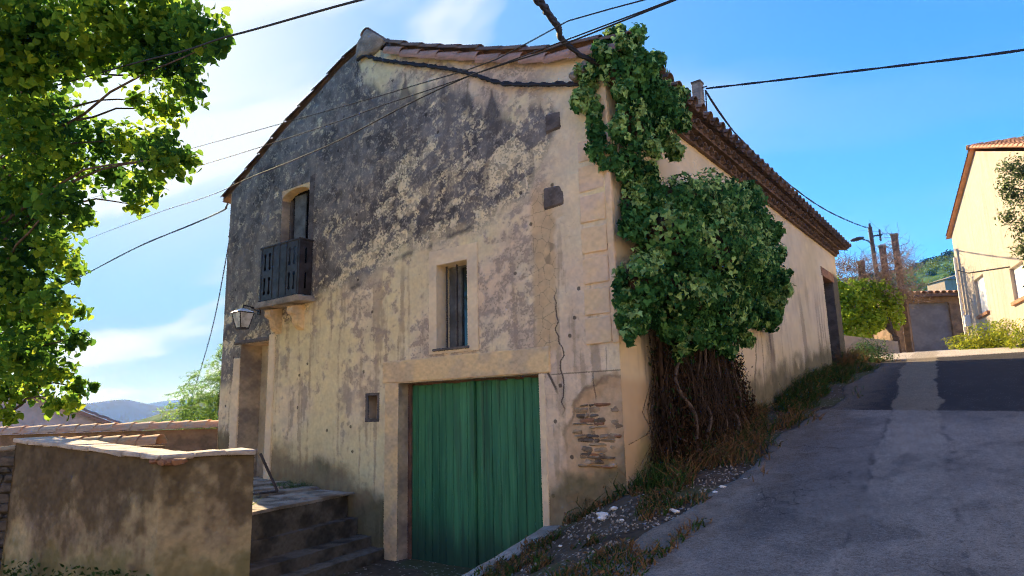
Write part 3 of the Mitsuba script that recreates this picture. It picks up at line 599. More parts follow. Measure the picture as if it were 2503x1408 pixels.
# parapet: a corner nearest the camera, one leg towards the house, one to the left
def wallstrip(pts, tops, zb, th, seed, nx=40, nz=26, amp=.03):
    """a thick rough wall along a plan polyline; returns a closed-looking mesh (front, back, top, ends)"""
    pts = np.array(pts, float); L = np.concatenate([[0], np.cumsum(np.linalg.norm(np.diff(pts, axis=0), axis=1))]); s = np.linspace(0, L[-1], nx)
    c = np.stack([np.interp(s, L, pts[:, 0]), np.interp(s, L, pts[:, 1])], -1); zt = np.interp(s, L, tops)
    t = np.gradient(c, axis=0); t /= np.linalg.norm(t, axis=1, keepdims=True); nn = np.stack([t[:, 1], -t[:, 0]], -1)
    ring = [(0, k / (nz - 1)) for k in range(nz)] + [(1, 1 - k / 3) for k in range(4)]
    Pm = np.zeros((nx, len(ring), 3))
    for j, (side, h) in enumerate(ring):
        Pm[:, j, :2] = c - nn * th * side; Pm[:, j, 2] = zb + (zt - zb) * h
    q = Pm.copy(); d = amp * (meshkit.fbm(q * 2.2, 4, seed) - .5) * 2
    Pm[..., :2] += nn[:, None] * d[..., None] * (np.array([r[0] for r in ring]) == 0)[None, :, None]
    v, f = grid(Pm); m = len(ring)
    cap = [[0, j, j + 1] for j in range(1, m - 1)] + [[(nx - 1) * m, (nx - 1) * m + j + 1, (nx - 1) * m + j] for j in range(1, m - 1)]
    f = np.vstack([f[:, [0, 1, 2]], f[:, [0, 2, 3]], cap]); return v, f[:, ::-1]
k = thing('parapet_wall', 'mossy rendered parapet with sunlit brick coping in front of the steps', 'wall')
PA = [(-6.15, -4.02), (-3.54, -3.52), (-3.30, -2.60)]
add('wall', wallstrip(PA, [1.43, 1.24, 1.25], -.6, .36, 3, 150, 60, .05), 'mat_parapet', k, smooth=50)
def coping_run(p0, p1, z0, z1, n, wid, parent, seed, m='mat_coping', over=.04, h=.05):
    a = rng(seed); p0, p1 = np.array(p0, float), np.array(p1, float); L = np.linalg.norm(p1 - p0); t = (p1 - p0) / L; nn = np.array([t[1], -t[0]]); deg = math.degrees(math.atan2(t[1], t[0]))
    for i in range(n):
        l = L / n; zc = z0 + (z1 - z0) * (i + .5) / n
        b = rbox(-l / 2 + .004, l / 2 - .004, -wid + over * 0, over, 0, h, .012, .005, seed * 50 + i)
        b = xf(b, rot([0, 1, 0], -math.degrees(math.atan2(z1 - z0, L)) + a.normal(0, .8)))
        b = xf(b, rot([0, 0, 1], deg)); v = b[0] * [1, 1, 1]
        c = p0 + t * l * (i + .5)
        # the slab overhangs on the visible side: mirror y so that +over points along nn
        off = xf(rbox(-l / 2 + .004, l / 2 - .004, -over - a.uniform(0, .012), wid, 0, h, .012, .005, seed * 50 + i), rot([0, 1, 0], -math.degrees(math.atan2(z1 - z0, L)) + a.normal(0, .6)))
        off = xf(off, rot([0, 0, 1], deg)); add('coping_stone', move(off, c[0], c[1], zc), m, parent)
coping_run(PA[0], PA[1], 1.43, 1.235, 9, .42, k, 4)
coping_run((-3.53, -3.54), PA[2], 1.235, 1.25, 3, .42, k, 5)
r_ = rng(9)
for i in range(7): add('broken_brick', rbox(0, .09 + r_.uniform(0, .05), 0, .06, 0, .05, .014, .008, i), 'mat_brick', k, smooth=30); scene[list(scene)[-1]]['to_world'] = T().translate([-3.62 + i * .045, -3.60 + i * .012 + r_.uniform(-.02, .02), 1.175 + r_.uniform(0, .03)]).rotate([0, 0, 1], r_.uniform(0, 90))
k = thing('stair_bracket', 'bent dark iron stair bracket leaning behind the parapet end', 'bracket')
add('bar', tube([[-5.2, -1.3, 1.15], [-4.95, -1.16, .62]], .022, 6), 'mat_iron', k); add('foot', tube([[-4.95, -1.16, .62], [-5.35, -1.42, .58]], .018, 6), 'mat_iron', k)
# boundary wall behind, with barrel tile coping
k = thing('boundary_wall', 'brown garden wall with canal tile coping meeting the house corner', 'wall')
BW = [(-13.0, -2.45), (-8.66, .12)]
add('wall', wallstrip(BW, [1.46, 1.50], -.5, .3, 7, 40, 12, .02), 'mat_wallbrown', k, smooth=50)
n = 13
for i in range(n):
    a, b = i / n, (i + 1) / n; p = [BW[0][0] + (BW[1][0] - BW[0][0]) * a, BW[0][1] + (BW[1][1] - BW[0][1]) * a + .06, 1.47 + .04 * a]; q = [BW[0][0] + (BW[1][0] - BW[0][0]) * b, BW[0][1] + (BW[1][1] - BW[0][1]) * b + .06, 1.49 + .04 * b]
    add('coping_tile', along(htile(.44, .16, .17, .02), p, q), 'mat_copingtile', k, smooth=40)
k = thing('lower_wall', 'lower wall with a row of sunlit pale tiles behind the parapet', 'wall')
LW = [(-9.0, -3.1), (-7.2, -1.86)]
add('wall', wallstrip(LW, [1.27, 1.27], -.5, .3, 8, 24, 10, .02), 'mat_wallbrown', k, smooth=50)
for i in range(7):
    a, b = i / 7, (i + 1) / 7; p = [LW[0][0] + 1.8 * a, LW[0][1] + 1.24 * a + .08, 1.28]; q = [LW[0][0] + 1.8 * b, LW[0][1] + 1.24 * b + .08, 1.30]
    add('coping_tile', along(htile(.34, .17, .18, .02), p, q), 'mat_copingtile', k, smooth=40)
k = thing('dry_stone_wall', 'dark dry stone wall with a flat pale coping at the left edge', 'wall')
DW = [(-8.6, -5.0), (-7.55, -3.55)]
add('core', wallstrip(DW, [1.16, 1.30], -.6, .3, 9, 14, 12, .02), 'mat_drystone', k)
r_ = rng(14); D0, D1 = np.array(DW[0]), np.array(DW[1]); LL = np.linalg.norm(D1 - D0); td = (D1 - D0) / LL; dg = math.degrees(math.atan2(td[1], td[0])); zc = -.4
while zc < 1.1:
    h = r_.uniform(.08, .15); s = -.05
    while s < LL:
        w = r_.uniform(.14, .34)
        b = xf(rbox(s, s + w - .02, -.05 - r_.uniform(0, .03), .06, zc, zc + h - .015, .025, .008, int(s * 100) + int(zc * 1000) + 999), rot([0, 0, 1], dg))
        add('stone', move(b, D0[0], D0[1], 0), 'mat_drystone', k, smooth=30); s += w
    zc += h
coping_run(DW[0], DW[1], 1.17, 1.31, 5, .36, k, 12, 'mat_concrete')

# ------------------------------------------------------------------ neighbour house below, hills
k = thing('neighbour_house', 'low pinkish neighbour house with a shallow tiled gable roof beyond the garden wall', 'house')
ax = np.array([.29, .957, 0]) ; ay = np.array([-.957, .29, 0]); O = np.array([-29.9, 2.95, 0.])
def fr(s, t, z): return (O + ax * s + ay * t + [0, 0, z]).tolist()
add('wall', ([fr(-5, 0, -4), fr(4.6, 0, -4), fr(4.6, 0, 1.2), fr(0, 0, 3.2), fr(-5, 0, 1.1), fr(-5, 9, -4), fr(4.6, 9, -4), fr(4.6, 9, 1.2), fr(0, 9, 3.2), fr(-5, 9, 1.1)], [[0, 1, 2], [0, 2, 3], [0, 3, 4], [1, 6, 7], [1, 7, 2], [0, 4, 9], [0, 9, 5], [5, 8, 6], [6, 8, 7], [5, 9, 8]]), 'mat_render_pink', k)
rr = add('roof', cat(([fr(-.05, -.3, 3.36), fr(5.3, -.3, 1.05), fr(5.3, 9.2, 1.05), fr(-.05, 9.2, 3.36), fr(-.05, -.3, 3.2), fr(5.3, -.3, .9), fr(5.3, 9.2, .9), fr(-.05, 9.2, 3.2)], BF[:, :] * 0 + np.array([[0, 1, 2, 3], [4, 7, 6, 5], [0, 4, 5, 1], [1, 5, 6, 2], [2, 6, 7, 3], [3, 7, 4, 0]])), ([fr(.05, -.3, 3.36), fr(-5.4, -.3, 1.05), fr(-5.4, 9.2, 1.05), fr(.05, 9.2, 3.36), fr(.05, -.3, 3.2), fr(-5.4, -.3, .9), fr(-5.4, 9.2, .9), fr(.05, 9.2, 3.2)], np.array([[0, 1, 2, 3], [4, 7, 6, 5], [0, 4, 5, 1], [1, 5, 6, 2], [2, 6, 7, 3], [3, 7, 4, 0]]))), 'mat_tile', k)
for sgn in (1, -1):
    for i in range(12):
        a, b = i / 12, (i + 1.1) / 12; p, q = fr(sgn * 5.3 * a, -.26, 3.38 - 2.31 * a), fr(sgn * 5.3 * b, -.26, 3.41 - 2.31 * b); add('verge_tile', along(htile(.5, .12, .13, .02, 6), p, q), 'mat_tile', rr, smooth=40)
HP = {}
def hill(name, pts, depth_dir, m, w, nz=14, nx=160, amp=6, seed=1, label=None, f=.02, below=60):
    """a ridge: crest polyline (x, y, z), sloping down towards the camera side by w metres and behind"""
    pts = np.array(pts, float); L = np.concatenate([[0], np.cumsum(np.linalg.norm(np.diff(pts[:, :2], axis=0), axis=1))]); s = np.linspace(0, L[-1], nx)
    c = np.stack([PchipInterpolator(L, pts[:, i])(s) for i in range(3)], -1); dd = np.array([*depth_dir, 0.]); dd /= np.linalg.norm(dd)
    t = np.linspace(-1, 1, 2 * nz); Pm = c[:, None] + dd * (t * w)[None, :, None]
    Pm[..., 2] = c[:, None, 2] - (c[:, None, 2] + below) * (1 - np.cos(np.clip(np.abs(t), 0, 1) * np.pi)) / 2
    Pm[..., 2] += amp * (meshkit.fbm(Pm * f, 5, seed) - .5) * 2
    HP[name] = Pm; return struct(name, grid(Pm), m, label, smooth=True)
def forest(p, n, uv):
    a = fbm(p.x * .02, p.y * .02, 2, 4); b = fbm(p.x * .16, p.y * .16, p.z * .16, 4)
    return dr.clip(mix(C3(.06, .12, .03), C3(.12, .18, .04), smoothstep(.35, .65, a)) * (.45 + 1.1 * b), .01, .5)
mat('mat_forest', fn=forest, rough=.95, spec=.05, bump=lambda p, n, uv: 2.0 * fbm(p.x * .15, p.y * .15, p.z * .15, 3), eps=.5)
mat('mat_farforest', fn=lambda p, n, uv: mix(C3(.012, .035, .035), C3(.03, .055, .04), fbm(p.x * .006, p.y * .006, p.z * .006, 4)), rough=.95, spec=.05)
hill('hill', [(-420, 560, 60), (-100, 640, 106), (-70, 670, 114), (-30, 700, 128), (60, 740, 155), (300, 800, 210), (700, 700, 220)], (.1, -1), 'mat_forest', 480, 40, 220, 5, 3, 'green wooded hillside above the lane')
hill('distant_hills', [(-5267, 1108, 136), (-4681, 1547, 127), (-4446, 1721, 134), (-4366, 1778, 144), (-4281, 1840, 151), (-4220, 1889, 137), (-4164, 1935, 119), (-4098, 1988, 102), (-3984, 2079, 80), (-3791, 2228, 57), (-3321, 2578, 67)], (1, -.45), 'mat_farforest', 1500, 24, 260, 4, 5, 'blue hazy ridge on the horizon', f=.004)
hill('distant_hills', [(-8603, 3050, 195), (-8051, 3458, 210), (-7810, 3632, 235), (-7641, 3752, 261), (-7457, 3888, 269), (-7159, 4102, 306), (-6565, 4532, 360)], (1, -.5), 'mat_farforest', 2000, 14, 160, 6, 8, 'pale blue farther ridge on the horizon', f=.003)
hill('valley_hill', [(-689, 241, -12), (-655, 264, -2), (-640, 274, 3), (-621, 287, 9), (-600, 301, 16), (-581, 313, 23), (-563, 325, 30), (-521, 355, 37), (-461, 398, 47)], (1, -.5), 'mat_forest', 240, 24, 160, 1.5, 6, 'green valley slope behind the garden wall')

# ------------------------------------------------------------------ foliage
LEAF = {}
def leaf_tpl(kind):
    if kind in LEAF: return LEAF[kind]
    if kind == 'heart': o = [(0, 0), (.34, -.10), (.52, .22), (.40, .62), (0, 1.0), (-.40, .62), (-.52, .22), (-.34, -.10)]
    elif kind == 'ivy': o = [(0, 0), (.42, -.12), (.58, .28), (.30, .46), (0, 1.0), (-.30, .46), (-.58, .28), (-.42, -.12)]
    elif kind == 'blade': o = [(-.05, 0), (.05, 0), (.035, .6), (0, 1.0), (-.035, .6)]
    else: o = [(0, 0), (.2, .25), (.17, .65), (0, 1.0), (-.17, .65), (-.2, .25)]
    v = np.array([(x, y, .25 * abs(x) - .22 * y * y) for x, y in o] + [(0, .45, -.06)]); n = len(o)
    LEAF[kind] = (v, np.array([[i, (i + 1) % n, n] for i in range(n)])); return LEAF[kind]
def leaves(pos, nrm, size, cols, kind, seed, droop=.55, spread=.6):
    """one leaf per position: the tip hangs down, the face looks along nrm (jittered)"""
    a = rng(seed); N = len(pos); v, f = leaf_tpl(kind)
    z = nrm + a.normal(0, spread, (N, 3)); z /= np.linalg.norm(z, axis=1, keepdims=True)
    y = np.array([0, 0, -droop]) + a.normal(0, .6, (N, 3)); y -= (y * z).sum(1, keepdims=True) * z; y /= np.linalg.norm(y, axis=1, keepdims=True) + 1e-9
    x = np.cross(y, z); s = np.asarray(size)[:, None, None]
    V = pos[:, None] + s * (v[None, :, :1] * x[:, None] + (v[None, :, 1:2]) * y[:, None] + v[None, :, 2:] * z[:, None])
    Fm = (f[None] + (np.arange(N) * len(v))[:, None, None]).reshape(-1, 3)
    return (V.reshape(-1, 3), Fm), np.repeat(cols, len(v), axis=0)
def blob_points(blobs, per, seed, shell=.75):
    """leaf positions and outward directions inside ellipsoids (x, y, z, rx, ry, rz)"""
    a = rng(seed); Pp, N = [], []
    for b in blobs:
        c, r = np.array(b[:3], float), np.array(b[3:6], float); n = int(per * (r[0] * r[1] + r[1] * r[2] + r[0] * r[2]) / 3) + 6
        d = a.normal(0, 1, (n, 3)); d /= np.linalg.norm(d, axis=1, keepdims=True)
        rad = np.clip(1 - np.abs(a.normal(0, 1 - shell, n)), .05, 1.2) * (.75 + .5 * meshkit.noise(d * 2.3 + c * 3))
        Pp.append(c + d * r * rad[:, None]); q = d / r; N.append(q / np.linalg.norm(q, axis=1, keepdims=True))
    return np.vstack(Pp), np.vstack(N)
def palette(P, seed, cols, f=3.0, jit=.25):
    a = rng(seed); t = np.clip(meshkit.fbm(P * f, 3, seed) * 1.6 - .3 + a.normal(0, .22, len(P)), 0, .999) * (len(cols) - 1)
    i = t.astype(int); w = (t - i)[:, None]; c = np.array(cols)
    return np.clip((c[i] * (1 - w) + c[np.minimum(i + 1, len(cols) - 1)] * w) * (1 + a.uniform(-jit, jit, (len(P), 1))), .004, .9)

# left tree
k = thing('shade_tree', 'broadleaf tree with sunlit yellow-green heart-shaped leaves at the left edge', 'tree')
TR = [(-5.55,-4.44,6.59,.77),(-4.49,-4.1,6.49,.69),(-4.16,-3.59,6.56,.56),(-3.24,-3.62,5.97,.37),(-2.85,-3.59,5.71,.18),(-4.13,-3.41,5.97,.38),(-5.42,-2.64,6.4,.3),(-5.4,-2.94,5.96,.32),(-4.95,-2.91,6.72,.4),(-3.95,-3.87,5.76,.21),(-4.93,-3.47,5.73,.16),(-5.93,-4.44,5.99,.63),(-5.13,-4.22,6.03,.3),(-5.52,-4.81,6.29,.59),(-5.87,-4.43,5.2,.56),(-7.66,-3.49,6.29,.48),(-7.34,-3.43,5.56,.56),(-6.8,-3.16,5.79,.37),(-5.83,-3.15,5.49,.37),(-3.87,-3.63,4.6,.28),(-3.94,-3.29,4.7,.2),(-5.28,-3.18,4.75,.3),(-5.71,-3.08,4.58,.2),(-6.91,-2.96,5.32,.31),(-8.07,-3.68,5.07,.75),(-5.18,-4.13,4.22,.37),(-6.56,-3.38,4.48,.17),(-7.56,-3.79,4.07,.71),(-6.61,-3.65,3.99,.37),(-5.45,-3.84,3.5,.18),(-7.01,-3.87,3.16,.61),(-5.42,-4.03,3.04,.29),(-7.77,-2.85,3.36,.16),(-8.06,-3.21,2.91,.44),(-6.67,-3.27,2.79,.2),(-6.56,-4.0,2.51,.37),(-8.39,-3.15,2.31,.35),(-6.99,-3.32,2.38,.23),(-7.81,-2.79,2.2,.22),(-7.48,-2.66,2.22,.09),(-6.89,-3.36,1.92,.22),(-6.39,-3.33,1.93,.12),(-7.74,-3.72,2.09,.26),(-7.19,-3.83,1.79,.16)]
EXTRA = [(-8.9,-5.0,6.2,1.0),(-8.6,-5.2,4.2,.9),(-7.2,-5.2,7.6,1.0),(-8.8,-3.9,7.4,.9),(-5.6,-4.6,7.7,.9),(-9.6,-3.4,5.4,.9),(-9.5,-4.2,3.4,.8),(-4.6,-3.8,7.6,.7),(-8.0,-6.2,5.6,.9)]
FILL = [(-7.2,-3.9,5.0,.45),(-6.4,-4.1,5.6,.45),(-7.4,-3.9,3.6,.55),(-7.6,-3.6,2.6,.5),(-5.0,-3.9,6.3,.45),(-4.3,-3.7,6.2,.4),(-6.2,-4.5,6.6,.6),(-4.7,-3.3,5.1,.28),(-4.4,-3.4,4.9,.28)]
bl = [(*b[:3], b[3] * 1.0, b[3] * 1.0, b[3] * .96) for b in TR + EXTRA + FILL]
P_, N_ = blob_points(bl, 1900, 31, .45)
cols = palette(P_, 32, [(.03, .09, .03), (.08, .20, .03), (.17, .31, .04), (.42, .54, .05)], 1.1)
m, c = leaves(P_, N_ * .5 + [0, 0, .5], rng(33).uniform(.05, .115, len(P_)), cols, 'heart', 34, .7, .75)
add('crown', m, 'mat_leaf', k, color=c, kind='stuff')
tk = np.array([[-8.95, -3.75, -.6], [-8.85, -3.7, .8], [-8.72, -3.72, 2.0], [-8.62, -3.9, 3.4], [-8.5, -4.1, 5.2], [-8.3, -4.2, 7.2]])
add('trunk', tube(np.stack([PchipInterpolator(np.arange(6), tk[:, i])(np.linspace(0, 5, 24)) for i in range(3)], -1), np.interp(np.linspace(0, 5, 24), [0, 1, 5], [.28, .2, .06]), 10), 'mat_bark', k, smooth=True)
a = rng(35)
for b in TR[::2] + TR[1::6]:
    h = np.clip(b[2] - a.uniform(.3, 1.1), 1.3, 6.4); i = np.clip((h - .8) / 1.35 + 1, 0, 4.9); s0 = np.array([np.interp(i, np.arange(6), tk[:, j]) for j in range(3)]); e = np.array(b[:3])
    t = np.linspace(0, 1, 9)[:, None]; pth = s0 + (e - s0) * t + np.array([0, 0, .35]) * np.sin(t * np.pi) + a.normal(0, .03, (9, 3)) * np.sin(t * np.pi)
    add('branch', tube(pth, np.linspace(.030, .006, 9), 5), 'mat_bark', k, smooth=True)

# ivy on the corner of the house
k = thing('ivy', 'dense dark green ivy hanging from the roof corner over the side wall', 'climbing plant')
IV = [(.20,.22,6.20,.26,.32,.24),(.20,.75,6.18,.24,.36,.22),(.22,.2,5.80,.32,.48,.45),(.26,.9,5.72,.28,.5,.42),(.26,1.45,5.90,.2,.3,.25),(-.05,-.10,5.92,.26,.13,.26),(.2,.35,5.25,.24,.45,.45),(.2,1.0,5.4,.2,.35,.25),
      (-.20,-.08,5.58,.13,.09,.32),(-.17,-.07,5.12,.10,.08,.30),(-.12,-.07,4.84,.07,.06,.16),
      (.17,.32,4.65,.2,.32,.45),(.18,.5,4.35,.2,.34,.35),(.17,.25,4.05,.18,.26,.45),
      (.42,1.3,4.35,.45,.8,.45),(.48,2.3,4.55,.5,.9,.5),(.48,3.3,4.75,.45,.8,.5),(.42,4.1,4.65,.4,.7,.5),(.35,4.9,4.55,.32,.6,.5),
      (.45,.7,3.75,.42,.6,.6),(.55,1.7,3.75,.55,.9,.6),(.58,2.8,3.9,.55,.9,.65),(.48,4.0,3.9,.42,.8,.55),(.35,5.1,4.0,.3,.55,.4),(.28,5.6,3.85,.25,.35,.3),
      (.30,.15,3.15,.32,.35,.45),(.48,.9,3.05,.45,.7,.5),(.52,1.9,3.05,.45,.8,.5),(.48,2.8,3.15,.4,.6,.5),(.3,4.6,3.55,.25,.4,.25),(.25,5.3,3.45,.2,.35,.2),
      (.38,1.2,2.6,.35,.6,.28),(.38,2.2,2.6,.32,.6,.28),(.12,-.06,2.9,.14,.14,.2)]
a = rng(40); SPR = []
for i in range(150):
    b = IV[a.integers(0, len(IV))]; d = a.normal(0, 1, 3) * [.8, 1.2, .8] + [.3, 0, -.15]; d /= np.linalg.norm(d); p = np.array(b[:3]) + d * np.array(b[3:6]) * a.uniform(.9, 1.15); L = a.integers(1, 4)
    for j in range(L): SPR.append((*p, *(a.uniform(.05, .12, 3) * [1, 1, 1.2]))); p = p + [a.normal(.02, .04), a.normal(.02, .09), -a.uniform(.05, .16)]
for (y, z) in ((5.8, 4.0), (6.0, 3.6), (5.6, 3.3), (5.2, 3.2), (4.4, 3.15), (3.6, 2.75), (6.1, 3.9), (5.0, 5.0), (4.2, 5.2), (.3, 6.42), (.75, 6.36), (1.2, 6.25), (1.7, 6.1)):
    for j in range(3): SPR.append((.22 + a.normal(0, .06), y + a.normal(0, .14), z + a.normal(0, .12), .12, .15, .12))
IV = [(b[0], b[1], b[2], b[3] * .92, b[4] * .9, b[5] * .88) for b in IV]
P_, N_ = blob_points(IV, 6200, 41, .62); P2, N2 = blob_points(SPR, 9000, 48, .5); P_, N_ = np.vstack([P_, P2]), np.vstack([N_, N2])
ok = (P_[:, 0] > .03) | (P_[:, 1] < -.03); ok &= ~((P_[:, 0] < .02) & (P_[:, 1] > -.04)); P_, N_ = P_[ok], N_[ok]
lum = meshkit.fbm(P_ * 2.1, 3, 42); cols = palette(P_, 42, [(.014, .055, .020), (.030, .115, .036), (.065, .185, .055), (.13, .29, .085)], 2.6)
hi = (rng(46).random(len(P_)) < sst(.45, .62, lum + .12 * N_[:, 2]) * .75)[:, None]; cols = np.where(hi, np.array([.30, .47, .16]) * rng(47).uniform(.5, 1.35, (len(P_), 1)), cols)  # pale leaf clumps, with highlights painted on leaves that face up
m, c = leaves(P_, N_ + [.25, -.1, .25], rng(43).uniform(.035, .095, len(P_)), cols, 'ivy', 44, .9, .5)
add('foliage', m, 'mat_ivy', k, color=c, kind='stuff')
# dark lumps inside the ivy: shade of its gaps built in, hiding the wall
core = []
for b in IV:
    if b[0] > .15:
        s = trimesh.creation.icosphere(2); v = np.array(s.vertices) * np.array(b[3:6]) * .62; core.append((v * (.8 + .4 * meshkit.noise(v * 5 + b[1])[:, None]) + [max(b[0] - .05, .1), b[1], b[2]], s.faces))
add('shade_core', cat(*core), 'mat_twig', k, kind='stuff')
a = rng(45); tw = []
for i in range(1300):
    y = a.uniform(.75, 3.25); y = y if a.random() < .8 else np.clip(a.normal(1.7, .5), .7, 3.3); zt = a.uniform(1.4, 2.75); x0 = a.uniform(.02, .40) * (1 - abs(y - 1.9) / 2.0 + .2); zb = .78 + .16 * y + a.uniform(0, .5) + .25 * max(0, y - 2.4)
    p = np.array([[x0, y + a.normal(0, .05), zt], [x0 + a.normal(.03, .08), y + a.normal(0, .16), zt + (zb - zt) * a.uniform(.3, .7)], [x0 + a.normal(.05, .10), y + a.normal(0, .26), zb + a.normal(0, .08)]])
    p[:, 0] = np.maximum(p[:, 0], .02); tw.append(tube(p, [.003, .005, .003], 3, False))
N = 17000; yl = a.uniform(.7, 3.5, N); zl = .75 + .16 * yl + np.abs(a.normal(0, .75, N)); pl_ = np.stack([a.uniform(.02, .5, N) * (1 - .25 * np.clip(zl - 1.2, 0, 2)), yl + a.normal(0, .1, N), np.minimum(zl, 2.7)], -1)
cl_ = np.array([.050, .030, .018]) * a.uniform(.3, 1.7, (N, 1)); gl_ = a.random(N) < .12; cl_[gl_] = np.array([.03, .06, .022])
ml_, c2_ = leaves(pl_, np.tile([.8, -.3, .3], (N, 1)), a.uniform(.03, .08, N), cl_, 'oval', 49, .8, .8); add('dead_leaves', ml_, 'mat_weed', k, color=c2_, kind='stuff')
add('dead_stems', cat(*tw), 'mat_twig', k, label='brown mass of dead stems under the ivy', kind='stuff')
for i in range(6):
    y0 = 1.15 + i * .36; p = np.array([[.42, y0 + .25 * a.normal(), .62 + .16 * y0], [.38 + .08 * a.random(), y0 + a.normal(0, .12), 1.25 + .1 * y0], [.34, y0 + a.normal(0, .16), 1.9], [.38, y0 + a.normal(0, .18), 2.6]])
    t_ = np.linspace(0, 3, 22); q = np.stack([PchipInterpolator(np.arange(4), p[:, j])(t_) for j in range(3)], -1); q[:, 1] += .04 * np.sin(t_ * 5 + i); q[:, 0] += .03 * np.cos(t_ * 4 + i)
    add('stem', tube(q, np.linspace(.05, .022, 22) * a.uniform(.6, 1.1), 7), 'mat_bark', k, smooth=True)
for i in range(9):
    y = .9 + i * .28; p = np.array([[.10 + .06 * a.random(), y + a.normal(0, .08), .7 + .16 * y], [.16, y + a.normal(0, .12), 1.6], [.2, y + a.normal(0, .15), 2.6], [.3, y * .8 + .3, 3.4]])
    add('stem', tube(np.stack([PchipInterpolator(np.arange(4), p[:, j])(np.linspace(0, 3, 14)) for j in range(3)], -1), np.linspace(.035, .015, 14), 6), 'mat_twig', k, smooth=True)
s = sg.Polygon([(.75, .8), (3.2, 1.2), (3.0, 1.9), (2.75, 2.7), (.95, 2.7), (.85, 1.9)]); m = trimesh.creation.extrude_polygon(s, .14, engine='earcut').subdivide_to_size(.09); v = np.array(m.vertices)
v = np.stack([v[:, 2] * 1.0 + .02 + .08 * meshkit.fbm(v * 6, 3, 4), v[:, 0] + .1 * (meshkit.fbm(v * 5, 3, 1) - .5), v[:, 1] + .1 * (meshkit.fbm(v * 5, 3, 2) - .5)], 1)
add('dead_mat', (v, m.faces), 'mat_twig', k, kind='stuff')

# acacia behind the wall
k = thing('acacia_tree', 'light green feathery acacia beside the left corner of the house', 'tree')
AB = [(-12.15,2.25,3.45,.3,.3,.25),(-12.3,2.2,3.1,.35,.35,.3),(-12.75,1.95,2.7,.4,.4,.3),(-13.1,1.8,2.3,.45,.4,.3),(-12.5,2.2,2.4,.5,.5,.45),(-12.8,2.0,1.9,.5,.5,.4),(-13.3,1.7,1.9,.45,.4,.3),(-12.5,2.3,1.7,.5,.5,.4),(-12.0,2.6,2.6,.6,.6,.8),(-12.9,2.0,1.3,.6,.6,.5),(-11.8,2.8,1.8,.6,.6,.8)]
a = rng(51); P_, N_ = [], []
q, nq = blob_points(AB, 420, 52, .6)
for p, nn in zip(q, nq):
    d = nn * [1, 1, .3] + a.normal(0, .4, 3); d /= np.linalg.norm(d); L = a.uniform(.2, .34); sd_ = np.cross(d, [0, 0, 1]); sd_ /= np.linalg.norm(sd_) + 1e-9
    for j in range(7):
        t = (j + 1) / 7; b = p + d * L * t + [0, 0, -.12 * t * t]
        for sg_ in (-1, 1): P_.append(b + sd_ * sg_ * .03); N_.append([0, 0, 1])
P_ = np.array(P_); N_ = np.array(N_, float)
cols = palette(P_, 53, [(.10, .20, .06), (.18, .32, .08), (.28, .42, .10)], 1.5)
m, c = leaves(P_, N_, rng(54).uniform(.05, .08, len(P_)), cols, 'oval', 55, .5, .5)
add('crown', m, 'mat_leaf', k, color=c, kind='stuff')
add('trunk', tube([[-12.4, 2.4, -1.5], [-12.45, 2.3, .8], [-12.5, 2.2, 2.2], [-12.3, 2.2, 3.2]], [.1, .08, .05, .01], 8), 'mat_bark', k, smooth=True)

# weeds along the wall foot and on the bank
a = rng(61); pos = []
n = 15000
yy = np.concatenate([a.uniform(0, 13.6, n), a.uniform(-2.6, .05, n // 2)]); xx = np.concatenate([np.abs(a.normal(0, .46, n)) + .03, a.uniform(-1.0, 1.3, n // 2)])
den = meshkit.fbm(np.stack([xx * 2.2, yy * 1.4, 0 * xx], -1), 3, 9); bank = yy < 0
keep = den > np.where(bank, .52, .34 + .20 * xx); keep &= ~((yy > .3) & (yy < 3.4) & (xx < .15)); xx, yy, bank = xx[keep], yy[keep], bank[keep]
ph = meshkit.noise(np.stack([xx * 1.1, yy * .9, 0 * xx + 5], -1)); base = np.stack([xx, yy, G(xx, yy)], -1); N = len(base)
dirs = np.stack([a.normal(.15, .45, N), a.normal(0, .45, N), np.ones(N)], -1); dirs /= np.linalg.norm(dirs, axis=1, keepdims=True)
hgt = np.where(bank, a.uniform(.04, .14, N), a.uniform(.10, .42, N) * (.5 + ph) * np.where(yy > 6, 1.25, 1) * (1 - .5 * np.clip(xx, 0, 1)))
def blades(base, dirs, h, w, seed):
    b = rng(seed); N = len(base); s = np.cross(dirs, b.normal(0, 1, (N, 3))); s /= np.linalg.norm(s, axis=1, keepdims=True); bend = b.normal(0, .35, (N, 3)) * [1, 1, .2]
    p0 = base; p1 = base + dirs * h[:, None] * .55; p2 = base + (dirs + bend) * h[:, None]; w = w[:, None]
    V = np.stack([p0 - s * w, p0 + s * w, p1 - s * w * .8, p1 + s * w * .8, p2], 1); f = np.array([[0, 1, 3], [0, 3, 2], [2, 3, 4]])
    return (V.reshape(-1, 3), (f[None] + 5 * np.arange(N)[:, None, None]).reshape(-1, 3))
dry = a.random(N) < np.where(bank, .55, .22 + .5 * (ph > .6))
gc = np.where(dry[:, None], np.array([.20, .12, .06]) * a.uniform(.5, 1.4, (N, 1)), np.array([.035, .075, .02]) * a.uniform(.5, 1.6, (N, 1)))
mb = blades(base, dirs, hgt, a.uniform(.004, .010, N), 62)
sel = a.random(N) < .55; lp = base[sel] + dirs[sel] * hgt[sel][:, None] * a.uniform(.2, 1, (sel.sum(), 1)); lc = gc[sel] * 1.1
ml, lcol = leaves(lp, np.tile([.3, -.2, .9], (len(lp), 1)), a.uniform(.02, .055, len(lp)), lc, 'oval', 63, .3, .6)
v, f = cat(mb, ml); one('weeds', (v, f), 'mat_weed', 'dark weeds and dry grass along the foot of the side wall', 'weeds', color=np.vstack([np.repeat(gc, 5, 0), lcol]), kind='stuff')
